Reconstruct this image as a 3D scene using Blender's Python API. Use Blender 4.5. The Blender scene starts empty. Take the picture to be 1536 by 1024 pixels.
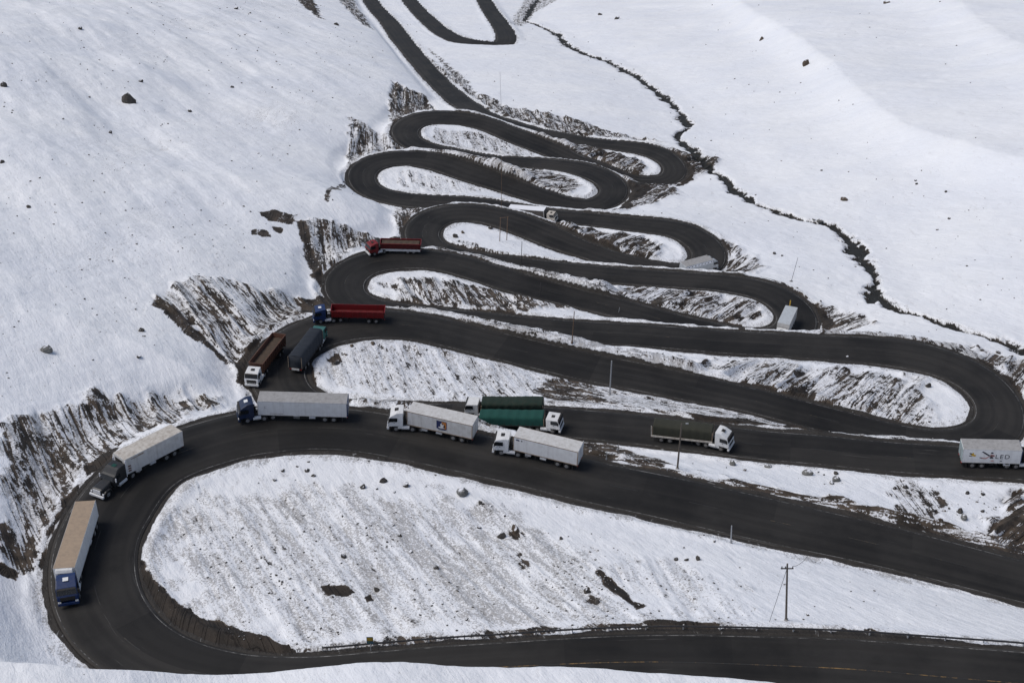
import bpy, bmesh, math, random
import numpy as np
from mathutils import Vector, Matrix
random.seed(7)
rng = np.random.default_rng(11)
SC = bpy.context.scene
COL = SC.collection
R = math.radians
# ------------------------------------------------------------------ camera
F_PX, THETA = 1900.0, R(33.2)
CAM_Z = 170.0
ct, st = math.cos(THETA), math.sin(THETA)
def ray(px, py):
    a = (np.asarray(px, float) - 768.0) / F_PX
    b = -(np.asarray(py, float) - 512.0) / F_PX
    return np.stack([a, ct + b * st, -st + b * ct], -1)
PV = math.atan(662.0 / F_PX)
SLOPE = math.tan(THETA - PV)                     # mean fall of the valley side
D0 = F_PX / (0.01186 * 662.0)
PLANE_C = CAM_Z - D0 * st + SLOPE * D0 * ct      # plane: z = PLANE_C - SLOPE * y
def plane_z(y): return PLANE_C - SLOPE * y
def px_plane(px, py):
    d = ray(px, py)
    t = (CAM_Z - PLANE_C) / (-d[..., 2] - SLOPE * d[..., 1])
    return d * t[..., None] + np.array([0, 0, CAM_Z])
def px_level(px, py, z):
    d = ray(px, py)
    t = (np.asarray(z) - CAM_Z) / d[..., 2]
    return d * t[..., None] + np.array([0, 0, CAM_Z])
def w2px(p):
    p = np.asarray(p, float) - np.array([0, 0, CAM_Z])
    dep = p[..., 1] * ct - p[..., 2] * st
    up = p[..., 1] * st + p[..., 2] * ct
    return 768 + F_PX * p[..., 0] / dep, 512 - F_PX * up / dep, dep

cd = bpy.data.cameras.new('camera'); cam = bpy.data.objects.new('camera', cd); COL.objects.link(cam)
cam.location = (0, 0, CAM_Z); cam.rotation_euler = (math.pi / 2 - THETA, 0, 0)
cd.sensor_width = 36; cd.lens = F_PX / 1536 * 36; cd.clip_start = 1; cd.clip_end = 6000
SC.camera = cam
# ------------------------------------------------------------------ helpers: noise
def vnoise(x, y, seed=0):
    xi = np.floor(x).astype(np.int64); yi = np.floor(y).astype(np.int64)
    fx = x - xi; fy = y - yi
    fx = fx * fx * (3 - 2 * fx); fy = fy * fy * (3 - 2 * fy)
    def h(a, b):
        n = (a * 374761393 + b * 668265263 + seed * 974634211) & 0x7fffffff
        n = ((n ^ (n >> 13)) * 1274126177) & 0x7fffffff
        return ((n ^ (n >> 16)) & 0xffff) / 65535.0
    return (h(xi, yi) * (1 - fx) + h(xi + 1, yi) * fx) * (1 - fy) + (h(xi, yi + 1) * (1 - fx) + h(xi + 1, yi + 1) * fx) * fy
def fbm(x, y, o=4, seed=0):
    s = 0; a = .5; t = 0
    for k in range(o):
        s = s + a * vnoise(x * 2 ** k + 17.3 * k, y * 2 ** k - 9.1 * k, seed + k); t += a; a *= .5
    return s / t - .5
def sstep(a, b, x):
    t = np.clip((x - a) / (b - a), 0, 1); return t * t * (3 - 2 * t)
def poly_dist(x, y, P):
    best = np.full(x.shape, 1e9)
    for i in range(len(P) - 1):
        ax, ay = P[i][:2]; bx, by = P[i + 1][:2]
        dx, dy = bx - ax, by - ay; L = dx * dx + dy * dy + 1e-9
        t = np.clip(((x - ax) * dx + (y - ay) * dy) / L, 0, 1)
        best = np.minimum(best, (x - ax - t * dx) ** 2 + (y - ay - t * dy) ** 2)
    return np.sqrt(best)
def in_poly(x, y, P):
    c = np.zeros(x.shape, bool); n = len(P)
    for i in range(n):
        ax, ay = P[i][:2]; bx, by = P[i - 1][:2]
        if ay == by: continue
        c ^= ((ay > y) != (by > y)) & (x < (bx - ax) * (y - ay) / (by - ay) + ax)
    return c
# ------------------------------------------------------------------ the road, traced edge by edge (left edge, right edge, seen driving down the picture)
SEG = [
('T', [(555,-25),(570,0),(577,13),(595,33),(613.6,57),(633.6,80),(657,107),(680,129),(707,150),(730.5,165),(757,177),(787,187),(821,197),(857,204),(897.5,210),(948,213),(968.5,214)],
      [(520,-30),(540,0),(552,15),(568.5,30),(573.5,38),(590,62),(613.6,92),(630,112),(654,137),(677,158),(700,171),(730,184),(764,195),(795,202),(825,207),(855,214),(879,219),(909,223),(939,228),(964,233)]),
('R1', [(968.5,214),(991,220.6),(1008,229),(1021,239),(1028,249),(1030,258)], [(964,233),(978,238),(991,245),(996,253)]),
('R1', [(1030,258),(1025.6,268),(1013,275),(996,279),(975,281),(950,280)], [(996,253),(994.6,260),(988,265.5),(976,267),(959,266),(945,264)]),
('A1', [(950,280),(920,271),(890,260),(862,249),(830,235),(805,226),(780,216),(753,203),(728,194.6),(703,188),(678.5,186)],
      [(945,264),(929,259),(904,247),(879,239),(854,230.6),(830,217),(805,207),(780,198),(753,187),(728,177),(703,171),(678.5,168)]),
('L1', [(678.5,186),(654,186),(639,188),(629,193),(624,201)], [(678.5,168),(654,166),(634,167),(619,171),(604,177),(591.7,186),(588,194)]),
('L1', [(624,201),(629,208),(641,214),(659,219),(678,222)], [(588,194),(591,206),(603,219),(625,230),(655,238),(678,241)]),
('B1', [(678,222),(696,227),(716,230.6),(740.5,234),(765,235.5),(790,237),(827,239),(854,241),(879,244)],
      [(678,241),(700,244.5),(720,247),(745,250),(773,251),(800,252),(832,255),(854,259),(872,264)]),
('R2', [(879,244),(899,250),(919,259),(934,269),(941,279),(942,285)], [(872,264),(887,271.5),(898,279),(901,286.4)]),
('R2', [(942,285),(941,292),(936,300),(926,308.5),(914,315),(897,319),(874,319)], [(901,286.4),(896.6,294),(887,299),(872,301),(857,300)]),
('A2', [(874,319),(854,315),(830,309),(805,301),(780,292),(753,284),(728,278),(703,271.5),(678.5,261.6),(654,254),(629,249),(604,247)],
      [(857,300),(834.6,296),(812,287),(795,281),(778,276),(753,266),(728,255),(703,246.7),(678.5,237),(654,230),(629,227),(604,227)]),
('L2', [(604,247),(584,250.5),(569,255.5),(562,264)], [(604,227),(579,228),(554,233),(537,240.5),(524.7,252),(521,264)]),
('L2', [(562,264),(564,274),(574,283),(589,288),(609,290),(634,292)], [(521,264),(525,278),(535,289),(552,297.6),(574,304),(592,309),(615,312),(634,313)]),
('B2', [(634,292),(678,294),(716,297),(753,302),(790,309),(832,316),(879,319),(919,322),(954,326),(991,329)],
      [(634,313),(678,315),(716,318),(753,323),(790,328),(817,332),(862,336),(899,340.5),(941,346),(978.5,350)]),
('R3', [(991,329),(1016,330.6),(1040.5,337),(1060,347),(1075,357),(1085,368),(1090,381)], [(978.5,350),(998,353),(1018,361),(1031,369.5),(1038,379.5)]),
('R3', [(1090,381),(1089,394),(1084,404),(1072,413),(1055,418),(1032,420),(1010,418)], [(1038,379.5),(1039,386),(1032,393),(1017,397.6),(997,397)]),
('A3', [(1010,418),(985,414),(960,408),(929,400),(909,394),(879,386),(854,378),(830,371),(805,361),(780,350),(753,340),(728,333.5),(703,330.6)],
      [(997,397),(975,394),(954,390),(929,384),(904,376),(879,366),(854,356),(830,343),(805,331),(778,321),(753,314),(728,309),(703,307)]),
('L3', [(703,330.6),(683.5,332),(669,337),(659,346),(656,355)], [(703,307),(678.5,307),(659,309),(639,314),(621,324),(610,336),(607,348)]),
('L3', [(656,355),(664,364.6),(678.5,371),(698,376),(718,379)], [(607,348),(609,360),(618,372),(637,384),(660,393),(690,400),(712,404)]),
('B3', [(718,379),(765,384),(807,390),(848,396.5),(911,401.7),(960,405),(1010,408),(1059,410),(1099,413)],
      [(712,404),(757,408),(802,412),(848,416),(911,422.5),(960,427),(1010,430.6),(1059,434),(1095,439)]),
('R4', [(1099,413),(1134,417),(1158.5,423),(1183,434),(1203,447),(1218,460),(1227,475)], [(1095,439),(1129,447),(1148.6,455),(1161,466.5),(1166,479)]),
('R4', [(1227,475),(1228.5,489),(1225,500),(1215,510),(1195,518),(1165,522),(1130,520)], [(1166,479),(1162,486),(1152,492),(1135,496),(1112,495)]),
('A4', [(1130,520),(1095,515),(1059,507),(1010,495),(985,487),(960,479),(931.7,472),(890,465),(850,457),(817,449.6),(765,436),(723,421.5),(687,409.5),(662.6,404),(645,402)],
      [(1112,495),(1085,490),(1059,484),(1010,475),(985,467),(960,462),(931.7,455),(879.6,438),(827.5,424.6),(786,413),(744,400.6),(702.5,388),(662.6,379),(640,375)]),
('L4', [(645,402),(613,402),(588,404),(568,408),(556,414),(547,423)], [(640,375),(600,374),(570,375),(551,377),(528.6,383),(509,393),(494,404.5),(486,419)]),
('L4', [(547,423),(545.5,433),(551,442),(563,448.7),(578,452),(603,455.4)], [(486,419),(484,432),(489,445),(500,457),(520,469),(550,478),(590,484)]),
('B4', [(603,455.4),(638,459.5),(667,464),(723,468),(765,473.5),(827.5,479),(911,484),(960,486),(1022,491),(1109,497.5),(1183,501),(1230,505)],
      [(590,484),(630,488),(665,492),(715,497),(760,502),(825,508),(882,514),(952,519),(1020,524),(1059,528.6),(1134,532),(1208,536)]),
('R5', [(1230,505),(1305,508.5),(1354.5,512),(1392,517),(1429,527),(1466,542),(1491,557),(1511,574),(1526,592),(1534.5,609)],
      [(1208,536),(1283,541),(1349.5,548),(1379,554.4),(1409,564),(1434,575.5),(1451,589),(1462.5,604)]),
('R5', [(1534.5,609),(1539,629),(1536,652),(1520,668),(1490,682),(1455,688),(1410,688)], [(1462.5,604),(1465,619),(1458.7,631),(1446,639),(1429,644),(1404,645),(1379,644)]),
('A5', [(1410,688),(1367,679),(1330,668),(1280,653),(1230,640),(1193,630),(1156,621),(1075,608),(1020,598),(950,584),(888,572),(826,557),(764,541),(702,526),(660,515)],
      [(1379,644),(1330,635),(1280,625),(1230,613),(1193,604),(1156,595),(1109,580),(1059,567),(1009.6,556),(950,543),(888,532),(826,518),(764,504),(702.5,489),(655,478)]),
('L5', [(660,515),(638,509),(588,503.6),(551,505),(514,512),(489,521),(469,533),(458,548),(456.6,560)],
      [(655,478),(620,471),(578,467),(540,466),(500,468),(469,475),(447,482),(427,491),(412,499),(390,516),(377,536),(373,556)]),
('L5', [(456.6,560),(461.6,575.5),(472,588),(492,597),(520,602),(560,604)], [(373,556),(376,578),(386,598),(408,618),(445,634),(490,644),(540,648)]),
('B5', [(560,604),(633,604),(665,605),(720,606),(768,607.5),(818.6,610),(888,615),(960,621),(1038,632),(1103,640),(1156,647.5),(1230,652),(1305,660),(1367,665),(1439,670),(1536,676),(1610,684)],
      [(540,648),(620,650),(680,650),(740,651),(790,652),(843.5,656),(888,660),(950,667),(1020,674),(1090,685),(1156,691),(1230,697),(1305,706),(1379,711),(1454,713.5),(1536,718),(1600,726)]),
('R6', [(1610,684),(1700,697),(1770,715),(1815,745),(1835,785)], [(1600,726),(1670,735),(1710,752),(1728,778),(1730,800)]),
('R6', [(1835,785),(1830,835),(1800,880),(1740,915),(1670,928),(1620,924)], [(1730,800),(1722,825),(1700,845),(1665,858),(1625,860)]),
('A6', [(1620,924),(1536,906),(1459,886.6),(1392,868),(1291,845),(1190,824),(1149,816),(1061,795),(963,772),(868,751),(780,728),(720,714.5),(638,696),(563,681)],
      [(1625,860),(1536,841),(1459,819),(1358,794),(1257.5,769),(1202,758),(1157,745.5),(1096,733),(1056,724),(991,710),(914,696),(871,687.5),(800,670),(713,651),(640,633),(563,618)]),
('L6', [(563,681),(514,672),(476.5,671),(439,673.5),(402,678.5),(365,688),(322.6,701),(285,721),(253,744),(231,766),(216,791),(208,812),(205,839)],
      [(563,618),(521,614),(440,612),(352,618),(310,628),(273,639),(230,652),(190,668),(159,685),(135,712),(114,748),(98,776),(83,803),(74,830),(71,859)]),
('L6', [(205,839),(208,871),(220,898),(237.5,925),(261,946),(291,960.5),(327,972),(380,984),(430,988),(481,986)],
      [(71,859),(72,892),(79,922),(92,949),(110,972),(131,990),(160,1012),(200,1032),(250,1046),(310,1054),(400,1060),(470,1060)]),
('B6', [(481,986),(586,976),(692,966),(780,960),(885.5,953),(991,949.5),(1096,951),(1237,955),(1300,958),(1392,965.5),(1536,976),(1640,986),(1750,1000)],
      [(470,1060),(580,1050),(690,1043),(780,1040),(885,1037),(991,1037),(1056,1040),(1130,1044),(1237,1050),(1300,1054),(1392,1064),(1536,1078),(1640,1092),(1750,1108)]),
]
SPUR = [('S', [(610,-22),(623.6,0),(640,20),(660,40),(680,51),(694,56),(714,59),(735,60),(747,58)], [(585,-20),(602,0),(623.6,23),(647,43),(667,58.5),(687,66),(714,72),(744,77),(764,74)]),
        ('S', [(747,58),(748,52),(740.5,43),(727,23),(714,0),(700,-25)], [(764,74),(775.6,65),(774,53),(764,37),(747,17),(737,0),(722,-25)])]
def resamp(P, n):
    P = np.asarray(P, float); d = np.r_[0, np.cumsum(np.hypot(*np.diff(P, axis=0).T))]
    t = np.linspace(0, d[-1], n)
    return np.stack([np.interp(t, d, P[:, 0]), np.interp(t, d, P[:, 1])], 1)
def gsmooth(a, sig, iters=1):
    n = int(sig * 3) + 1; k = np.exp(-.5 * (np.arange(-n, n + 1) / sig) ** 2); k /= k.sum()
    lo = 2 * a[0] - a[1:n + 1][::-1]; hi = 2 * a[-1] - a[-n - 1:-1][::-1]
    return np.convolve(np.r_[lo, a, hi], k, 'valid')
class Road: pass
def build_road(seg, zs=45.0):
    Lp, Rp, nm = [], [], []
    for name, l, r in seg:
        n = max(6, int(max(np.hypot(*np.diff(np.array(l), axis=0).T).sum(), np.hypot(*np.diff(np.array(r), axis=0).T).sum()) / 3))
        a, b = resamp(l, n), resamp(r, n)
        if Lp: a, b = a[1:], b[1:]
        Lp += list(a); Rp += list(b); nm += [name] * len(a)
    Lp, Rp = np.array(Lp), np.array(Rp); C = (Lp + Rp) / 2
    P = px_plane(C[:, 0], C[:, 1])
    for it in range(3):
        s = np.r_[0, np.cumsum(np.hypot(np.diff(P[:, 0]), np.diff(P[:, 1])))]
        su = np.arange(0, s[-1], 1.0)
        base = plane_z(P[:, 1]) if it == 0 else zb
        if it == 0: zb = base
        zr = np.interp(su, s, zb); z = gsmooth(zr, zs)
        if seg is SEG:                                   # an engineered, near even climb through the hairpins
            s1 = s[nm.index('R1')]; m = su > s1
            lin = np.polyval(np.polyfit(su[m], zr[m], 1), su)
            z = z + 0.68 * sstep(s1 - 170, s1 + 40, su) * (lin - z)
            z = gsmooth(z, 12)
        zc = np.interp(s, su, z)
        P = px_level(C[:, 0], C[:, 1], zc)
    PL, PR = px_level(Lp[:, 0], Lp[:, 1], zc), px_level(Rp[:, 0], Rp[:, 1], zc)
    M = (PL + PR) / 2; W = np.hypot(*(PL - PR)[:, :2].T)
    s = np.r_[0, np.cumsum(np.hypot(np.diff(M[:, 0]), np.diff(M[:, 1])))]
    su = np.arange(0, s[-1], 0.8)
    r = Road()
    r.x, r.y, r.z, r.w = (gsmooth(np.interp(su, s, v), g) for v, g in ((M[:, 0], 3), (M[:, 1], 3), (zc, 6), (W, 8)))
    r.s = su; r.name = [nm[int(round(v))] for v in np.interp(su, s, np.arange(len(s)))]
    tx, ty = np.gradient(r.x), np.gradient(r.y); L = np.hypot(tx, ty)
    r.tx, r.ty = tx / L, ty / L; r.nx, r.ny = -r.ty, r.tx      # n = left
    r.hw = np.clip(r.w, 7.6, 11.5) / 2
    return r
road = build_road(SEG); spur = build_road(SPUR, 25)
for a in sorted(set(road.name), key=road.name.index):
    k = [i for i, q in enumerate(road.name) if q == a]
    print('ROAD', a, 'len %.0f' % (len(k) * .8), 'w %.1f-%.1f' % (road.w[k].min(), road.w[k].max()), 'z %.1f -> %.1f' % (road.z[k[0]], road.z[k[-1]]), 'plane %.1f' % plane_z(road.y[k[0]]))
# ------------------------------------------------------------------ valley side, hills and ridges (world space, metres)
def PP(L): return [tuple(v[:2]) for v in px_plane(*np.array(L, float).T)]
HILL_L = PP([(150,1075),(70,960),(52,860),(78,770),(148,676),(260,622),(350,600),(358,570),(362,540),(425,480),(480,445),(476,400),(545,367),(598,352),(598,320),(560,300),(517,268),(525,245),(570,222),(584,196),(600,172),(660,150),(620,105),(585,62),(548,20),(530,-20),(500,-100)])
HILL_L_AREA = HILL_L + [(-3000, HILL_L[-1][1]), (-3000, HILL_L[0][1] - 300), (HILL_L[0][0] - 5, HILL_L[0][1] - 60)]
RIVER_PX = [(835,-40),(812,-12),(796,10),(787,26),(800,30),(818,37),(836,46),(850,60),(868,70),(885,77),(905,82),(925,92),(940,100),(955,106),(970,118),(985,128),(1000,140),(1012,150),(1022,160),(1026,170),(1036,180),(1020,190),(1015,196),(1025,208),(1040,220),(1054,232),(1070,243),(1082,246),(1092,256),(1098,266),(1112,276),(1128,288),(1150,296),(1165,302),(1185,310),(1205,314),(1225,319),(1248,321),(1262,330),(1278,346),(1288,362),(1302,375),(1312,390),(1318,405),(1310,415),(1322,428),(1340,440),(1362,448),(1386,454),(1412,464),(1440,472),(1465,482),(1490,490),(1515,498),(1540,508),(1600,535),(1700,590)]
RIVER = PP(RIVER_PX)
RIV_AREA = RIVER + [(3000, RIVER[-1][1]), (3000, 4000), (RIVER[0][0], 4000)]
RIDGE = [(PP([(1060,0),(1110,42),(1140,68),(1170,88),(1205,110),(1245,145),(1280,185),(1310,212),(1345,236),(1400,262),(1470,286),(1560,310),(1700,350)]), 8.0, 11, 75),
         (PP([(1180,-10),(1260,12),(1330,30),(1380,58),(1430,92),(1480,130),(1536,172),(1620,230),(1750,300)]), 10.0, 18, 110),
         (PP([(1330,-20),(1420,10),(1536,60),(1700,130)]), 8.0, 26, 110)]
# near bank whose crest hides the lower edge of the last road
CREST_PX = [(-160,985),(0,993),(60,997),(140,1003),(208,1007),(267,1012),(330,1013),(380,1012),(450,1004),(500,999),(567,993),(635,995),(702,1002),(783,1002),(837,1001),(884,1003),(972,1010),(1073,1017),(1141,1023),(1250,1040),(1400,1070),(1600,1100)]
def crest_world():
    k = [i for i, q in enumerate(road.name) if q in ('L6', 'B6')]
    ex, ey, ez = (road.x - road.nx * road.hw)[k], (road.y - road.ny * road.hw)[k], road.z[k]
    out = []
    for px, py in CREST_PX:
        d = ray(px, py); best = None
        yy = np.interp(d[0] * 95, ex[np.argsort(ex)], ey[np.argsort(ex)]) if px > 300 else None
        # crest stands 3.5 m in front of the road's near edge, measured along y
        for t in np.arange(60, 260, .25):
            x, y = d[0] * t, d[1] * t
            m = np.abs(ex - x) < 4
            ye = ey[m].min() if m.any() else ey[np.argmin(np.abs(ex - x))]
            if px < 260: ye = min(ye, ey.min() + 6)
            if y > ye - 3.2: best = (x, y, CAM_Z + d[2] * t); break
        out.append(best)
    return out
CREST = crest_world()
def base_h(x, y):
    z = plane_z(y)
    dl = poly_dist(x, y, HILL_L); il = in_poly(x, y, HILL_L_AREA)
    hl = np.where(il, dl, 0)
    z = z + 0.20 * hl + 5.0 * (1 - np.exp(-hl / 11.0)) * sstep(0, 6, hl) - 0.00012 * np.minimum(hl, 400) ** 2
    dr = poly_dist(x, y, RIVER); ir = in_poly(x, y, RIV_AREA)
    sgn = np.where(ir, dr, -dr)
    z = z + 0.10 * np.maximum(sgn - 10, 0) - 2.6 * np.exp(-(dr / 28.0) ** 2) 
    for P, h, wl, wr in RIDGE:
        d = poly_dist(x, y, P)
        up = in_poly(x, y, P + [(P[-1][0] + 800, P[-1][1] + 900), (P[0][0] + 500, P[0][1] + 2500)])
        z = z + h * np.where(up, np.exp(-(d / wr) ** 2), np.exp(-(d / wl) ** 1.5))
    wob = np.clip(np.minimum(hl, 200) / 60, 0, 1) + np.clip((sgn - 15) / 60, 0, 1) * .8
    z = z + wob * (11.0 * fbm(x / 95, y / 130, 3, 3) + np.where(il, 4.2, 1.3) * fbm((x * .86 + .5 * y) / 15, (y * .86 - .5 * x) / 75, 4, 9))
    return z
def bilin(A, x0, y0, h, x, y):
    fx = (x - x0) / h; fy = (y - y0) / h
    ok = (fx > 0) & (fy > 0) & (fx < A.shape[0] - 1.001) & (fy < A.shape[1] - 1.001)
    i = np.clip(fx.astype(int), 0, A.shape[0] - 2); j = np.clip(fy.astype(int), 0, A.shape[1] - 2)
    a = np.clip(fx - i, 0, 1); b = np.clip(fy - j, 0, 1)
    v = (A[i, j] * (1 - b) + A[i, j + 1] * b) * (1 - a) + (A[i + 1, j] * (1 - b) + A[i + 1, j + 1] * b) * a
    return np.where(ok, v, 0)
# deviation of the graded terrain from the natural slope: fixed on the roads, relaxed between them
GX0, GY0, GX1, GY1 = -135.0, 55.0, 195.0, 640.0
def relax():
    prev = None
    for h in (6.4, 3.2, 1.6, 0.8):
        nx, ny = int((GX1 - GX0) / h) + 1, int((GY1 - GY0) / h) + 1
        X, Y = np.meshgrid(GX0 + h * np.arange(nx), GY0 + h * np.arange(ny), indexing='ij')
        fix = np.zeros((nx, ny), bool); val = np.zeros((nx, ny)); cnt = np.zeros((nx, ny))
        B = base_h(X, Y)
        for k in np.linspace(-1, 1, 11):
            px, py = road.x + road.nx * (road.hw + .9) * k, road.y + road.ny * (road.hw + .9) * k
            i = np.round((px - GX0) / h).astype(int); j = np.round((py - GY0) / h).astype(int)
            m = (i >= 0) & (j >= 0) & (i < nx) & (j < ny)
            np.add.at(val, (i[m], j[m]), road.z[m]); np.add.at(cnt, (i[m], j[m]), 1)
        fix = cnt > 0
        val[fix] = val[fix] / cnt[fix] - B[fix]
        D = np.zeros((nx, ny)) if prev is None else bilin(prev[0], GX0, GY0, prev[1], X, Y)
        D[fix] = val[fix]
        lam = h * h / 20.0 ** 2
        for it in range(300 if prev is None else 120):
            S = D.copy()
            S[1:-1, 1:-1] = (D[2:, 1:-1] + D[:-2, 1:-1] + D[1:-1, 2:] + D[1:-1, :-2]) / (4 + lam)
            S[fix] = val[fix]; D = S
        prev = (D, h)
    return prev
DEV, DH = relax()
# ------------------------------------------------------------------ the terrain sheet: a fan of rows, finer where it is nearer
NC, RSTEP = 1040, 0.0020
AZ = np.linspace(R(-37), R(37), NC); R0, R1_ = 70.0, 1950.0
NR = int(math.log(R1_ / R0) / RSTEP); LR = math.log(R0) + RSTEP * np.arange(NR)
GA, GR = np.meshgrid(AZ, np.exp(LR), indexing='xy')          # rows: distance, cols: azimuth
TX, TY = GR * np.sin(GA), GR * np.cos(GA)
TZ = base_h(TX, TY) + bilin(DEV, GX0, GY0, DH, TX, TY)
def block(x, y, rad):
    rr = math.hypot(x, y); a = math.atan2(x, y); da = AZ[1] - AZ[0]
    ia, ir = (a - AZ[0]) / da, (math.log(rr) - LR[0]) / RSTEP
    wa, wr = rad / rr / da + 2, rad / rr / RSTEP + 2
    a0, a1, r0, r1 = int(max(0, ia - wa)), int(min(NC, ia + wa + 1)), int(max(0, ir - wr)), int(min(NR, ir + wr + 1))
    return (slice(r0, r1), slice(a0, a1)) if a1 > a0 and r1 > r0 else None
EDGE = np.full(TX.shape, 99.0); RZ = np.zeros(TX.shape); SIDE = np.zeros(TX.shape); RS = np.zeros(TX.shape)
def stamp(r, s_off=0):
    for i in range(len(r.x)):
        b = block(r.x[i], r.y[i], 13 if r.y[i] < 700 else 18)
        if b is None: continue
        dx, dy = TX[b] - r.x[i], TY[b] - r.y[i]
        al, ac = dx * r.tx[i] + dy * r.ty[i], dx * r.nx[i] + dy * r.ny[i]
        e = np.hypot(np.maximum(np.abs(al) - .45, 0), np.abs(ac)) - r.hw[i]
        m = e < EDGE[b]
        EDGE[b] = np.where(m, e, EDGE[b]); RZ[b] = np.where(m, r.z[i], RZ[b]); SIDE[b] = np.where(m, np.sign(ac), SIDE[b]); RS[b] = np.where(m, r.s[i] + s_off, RS[b])
stamp(road); stamp(spur, 5000)
# ploughed snow berm and shoulder along the road
jit = fbm(TX / 3.2, TY / 3.2, 3, 21)
berm = 0.55 * np.exp(-((EDGE - 2.0 - 1.2 * jit) / .85) ** 2) * np.clip(.55 + 2.4 * fbm(RS / 17, SIDE * 3 + RS / 400, 3, 31), 0, 1.5)
far_r = TY > 620
blend = np.where(far_r, sstep(1.0, 7.0, EDGE), sstep(.5, 1.9, EDGE))
Z2 = RZ * (1 - blend) + TZ * blend + np.where(EDGE < 6, berm * sstep(.3, 1.2, EDGE), 0)
TZ = np.where(EDGE < 9, Z2, TZ)
# near bank in front of the last road
xs = np.arange(CREST[0][0], CREST[-1][0], .5)
ys = gsmooth(np.interp(xs, [c[0] for c in CREST], [c[1] for c in CREST]), 9)
px_ = np.full(xs.shape, 768.0)
for _ in range(12):
    d_ = ray(px_, np.interp(px_, [c[0] for c in CREST_PX], [c[1] for c in CREST_PX])); px_ = 768 + F_PX * xs / (ys / d_[:, 1])
zs_ = gsmooth(CAM_Z + d_[:, 2] * ys / d_[:, 1], 2)
m = (TY < 150) * sstep(xs[0], xs[0] + 9, TX) * (1 - sstep(xs[-1] - 14, xs[-1], TX))
cyv, czv = np.interp(TX, xs, ys), np.interp(TX, xs, zs_)
ahead = cyv - TY                                          # >0: camera side of the crest
bank = np.where(ahead > 0, czv + .30 * ahead ** 2 / (np.abs(ahead) + 2.5) - .0015 * ahead ** 2, TZ + (czv - TZ) * np.exp(-(ahead / 2.1) ** 2))
wgt = np.where(ahead > 0, 1.0, sstep(-.2, 1.0, EDGE)) * m * sstep(-6, -2.5, ahead)
BANK = wgt * (ahead > -3)
TZ = TZ * (1 - wgt) + np.maximum(bank, np.where(ahead > 0, bank, TZ)) * wgt
# ploughed banks between neighbouring roads: crest lines read off the picture, standing beside the nearer (upper) road
BANKS = [(('A6', 'L6'), [(470,596),(500,595),(523,596),(560,599),(600,602),(640,607),(680,617),(713,634),(760,647),(800,656),(850,667)], 2.3),
 (('A6',), [(870,670),(930,686),(1000,701),(1060,712),(1150,732),(1250,755),(1350,778),(1450,803),(1560,832)], 2.6),
 (('A5', 'L5'), [(590,457),(625,460),(660,466),(700,473),(735,480),(765,486),(800,492),(830,498),(855,505),(880,512),(920,520),(960,526),(1020,538),(1070,548)], 2.2),
 (('A4', 'L4'), [(612,363),(635,366),(660,373),(700,379),(725,384),(755,393),(780,399),(802,403),(830,408),(850,412),(875,419),(900,424),(930,435)], 2.0),
 (('A3', 'L3'), [(655,303),(690,304),(734,309),(760,314),(786,320),(817,331),(845,336),(870,344)], 1.8),
 (('A2', 'L2'), [(600,218),(630,222),(654,226),(678,225),(703,231),(728,237),(753,244),(780,254),(800,262)], 1.8),
 (('A1', 'L1'), [(670,163),(700,164),(720,170),(744,178),(770,189),(795,194),(830,206),(860,216)], 1.8),
 (('B3',), [(985,402),(1010,404),(1040,404.5),(1075,407),(1110,410),(1140,415)], 1.6),
 (('B4', 'R5'), [(1000,486),(1050,492),(1110,496),(1150,497),(1190,498.5),(1225,497),(1260,497.5),(1310,500),(1360,505),(1400,511),(1430,520)], 1.8),
 (('B5',), [(1260,648),(1310,655),(1360,660),(1400,662),(1440,665),(1500,668)], 1.7),
 (('B2',), [(860,308),(890,314),(920,319),(960,323),(990,326)], 1.5)]
BANKM = np.zeros(TX.shape)
def bank_ridge(names, pxs, off):
    k = np.isin(road.name, names); rx, ry, rw = road.x[k], road.y[k], road.hw[k]
    pts = []
    for px, py in resamp(pxs, max(12, int((pxs[-1][0] - pxs[0][0]) / 9))):
        d = ray(px, py); t = np.arange(600, 80, -.25); x, y = d[0] * t, d[1] * t
        e = np.array([np.min(np.hypot(rx - a, ry - b) - rw) for a, b in zip(x[::4], y[::4])])
        j = np.argmax(e < off) * 4
        if e.min() < off: pts.append((x[j], y[j], CAM_Z + d[2] * t[j]))
    P = np.array(pts)
    if len(P) < 3: return
    P[:, 2] = gsmooth(P[:, 2], 1.0) if len(P) > 8 else P[:, 2]
    q = []
    for a, b in zip(P[:-1], P[1:]):
        n = max(1, int(np.hypot(*(b - a)[:2]) / .5)); q += [a + (b - a) * i / n for i in range(n)]
    q.append(P[-1]); n = len(q)
    best = np.full(TX.shape, -1e9)
    for i, (x, y, z) in enumerate(q):
        b = block(x, y, 6)
        if b is None: continue
        d = np.hypot(TX[b] - x, TY[b] - y); taper = 3.0 * max(0, 1 - min(i, n - 1 - i) / 8.0)
        best[b] = np.maximum(best[b], z - taper - .68 * np.maximum(d - .8, 0) - .03 * d * d)
    m = sstep(.15, .9, EDGE) * (best > -1e8)
    lump = .35 * fbm(TX / 1.8, TY / 1.8, 3, 131) + .5 * fbm(TX / 6, TY / 6, 2, 133)
    rise = np.clip(best + lump * sstep(.2, 1.2, best - TZ) - TZ, 0, 4.5) * m
    print('BANK', names, 'max rise %.1f' % rise.max())
    return rise
for nm_, px_, of_ in BANKS:
    r_ = bank_ridge(nm_, px_, of_)
    if r_ is not None: TZ += r_ * .85; BANKM = np.maximum(BANKM, sstep(.2, 1.0, r_))
TZ0 = TZ.copy()
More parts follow.
